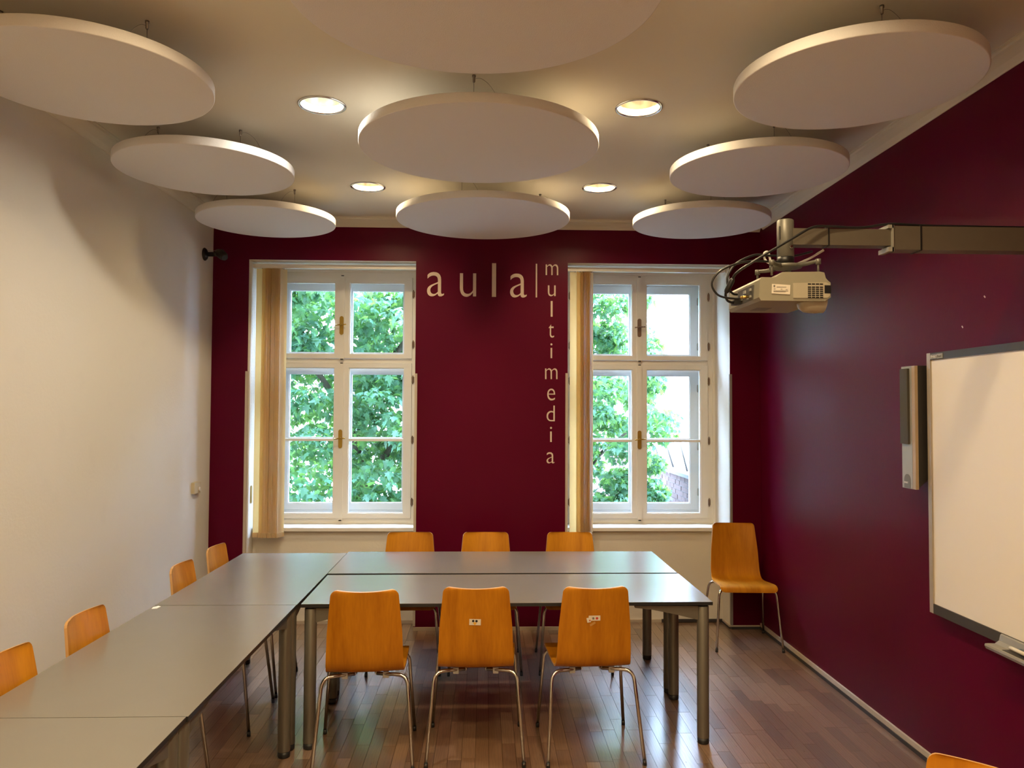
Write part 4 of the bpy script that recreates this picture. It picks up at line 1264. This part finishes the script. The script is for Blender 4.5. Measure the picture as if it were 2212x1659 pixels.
# crown in front of the left window: overlapping sprays with a few gaps
for ix in range(9):
    for iz in range(11):
        if rg.random() < 0.07: continue
        cl.append((-4.0 + ix*0.52 + rg.uniform(-0.2, 0.2), rg.uniform(9.8, 12.3), -0.6 + iz*0.46 + rg.uniform(-0.16, 0.16), rg.uniform(0.40, 0.68), 0.5, rg.uniform(0.20, 0.36), 1.0))
cl += [(-2.45, 10.6, 2.72, 0.50, 0.3, 0.22, 1.0), (-2.5, 10.5, 1.86, 0.40, 0.3, 0.16, 0.6), (-1.36, 10.5, 1.92, 0.30, 0.3, 0.14, 0.4), (-2.6, 10.4, 3.3, 0.45, 0.3, 0.16, 0.6)]
BASE = (-2.2, 12.6, GZ)
tree('maple_tree', 'leafy maple filling the view through the left window', BASE,
     [[(-2.2, 12.6, GZ, 0.24), (-2.1, 12.5, -1.5, 0.19), (-2.0, 12.3, 1.0, 0.14), (-1.8, 12.2, 3.4, 0.08), (-1.6, 12.1, 5.2, 0.06)],
      [(-2.1, 12.5, -0.8, 0.09), (-3.0, 11.8, 0.5, 0.06), (-3.8, 11.0, 1.3, 0.03)],
      [(-2.0, 12.4, 0.4, 0.08), (-1.2, 11.6, 1.4, 0.05), (-0.5, 10.8, 1.9, 0.03)],
      [(-1.95, 12.3, 1.2, 0.07), (-2.4, 11.5, 2.2, 0.04), (-2.9, 10.6, 3.0, 0.02)],
      [(-1.9, 12.3, 2.0, 0.06), (-1.0, 11.6, 3.0, 0.04), (-0.4, 11.0, 3.9, 0.02)],
      [(-2.1, 12.5, -0.2, 0.07), (-1.3, 11.4, 0.0, 0.04), (-0.6, 10.6, 0.4, 0.02)]],
     cl, 21, 'leaf', 30000, 299, 0.118)
rg = random.Random(17)
cl = []
for ix in range(5):
    for iz in range(11):
        if rg.random() < (0.10, 0.12, 0.15, 0.22, 0.45)[ix]: continue
        cl.append((0.75 + ix*0.42 + rg.uniform(-0.15, 0.15), rg.uniform(11.0, 13.3), -0.5 + iz*0.43 + rg.uniform(-0.15, 0.15), rg.uniform(0.30, 0.46), 0.4, rg.uniform(0.17, 0.30), 1.0))
cl += [(2.50, 12.1, 2.75, 0.30, 0.3, 0.20, 0.6), (2.45, 12.0, 3.45, 0.20, 0.3, 0.12, 0.3), (2.60, 12.0, 2.15, 0.24, 0.3, 0.16, 0.5), (1.90, 12.0, 3.40, 0.42, 0.3, 0.26, 1.1), (1.95, 12.2, 2.95, 0.36, 0.3, 0.22, 0.9), (2.55, 11.8, 0.95, 0.20, 0.3, 0.16, 0.4), (2.50, 11.6, 0.50, 0.26, 0.3, 0.24, 0.8)]
cl += [(2.75, 12.0, 1.62, 0.32, 0.3, 0.12, 0.25), (2.35, 12.0, 2.55, 0.3, 0.3, 0.16, 0.3), (2.5, 12.2, 3.0, 0.25, 0.3, 0.10, 0.12)]
tree('young_maple_tree', 'lighter maple in the left half of the right window view', (1.4, 13.2, GZ),
     [[(1.4, 13.2, GZ, 0.16), (1.45, 13.0, -0.5, 0.13), (1.5, 12.8, 2.0, 0.09), (1.5, 12.7, 4.5, 0.03)],
      [(1.45, 13.0, 0.2, 0.05), (1.8, 12.5, 1.0, 0.03), (2.5, 12.1, 1.6, 0.012)],
      [(1.45, 12.9, 1.0, 0.05), (1.1, 12.4, 2.0, 0.03), (0.8, 11.8, 2.6, 0.015)],
      [(1.5, 12.8, 1.6, 0.05), (1.9, 12.4, 2.3, 0.03), (2.3, 12.0, 2.6, 0.012)]],
     cl, 31, 'leaf', 15000, 299, 0.108)
rg = random.Random(23)
cl = [(2.30 + rg.uniform(-0.45, 0.42), 12.0 + rg.uniform(-0.8, 2.0), rg.uniform(-1.5, 0.38), 0.36, 0.5, 0.34, 1.0) for k in range(12)]
tree('garden_bush', 'dense green bush at the foot of the brick wall in the right window', (2.2, 12.4, GZ),
     [[(2.2, 12.4, GZ, 0.06), (2.25, 12.4, -1.6, 0.05), (2.3, 12.4, -0.2, 0.02)]], cl, 41, 'ivy', 1500, 120, 0.13)
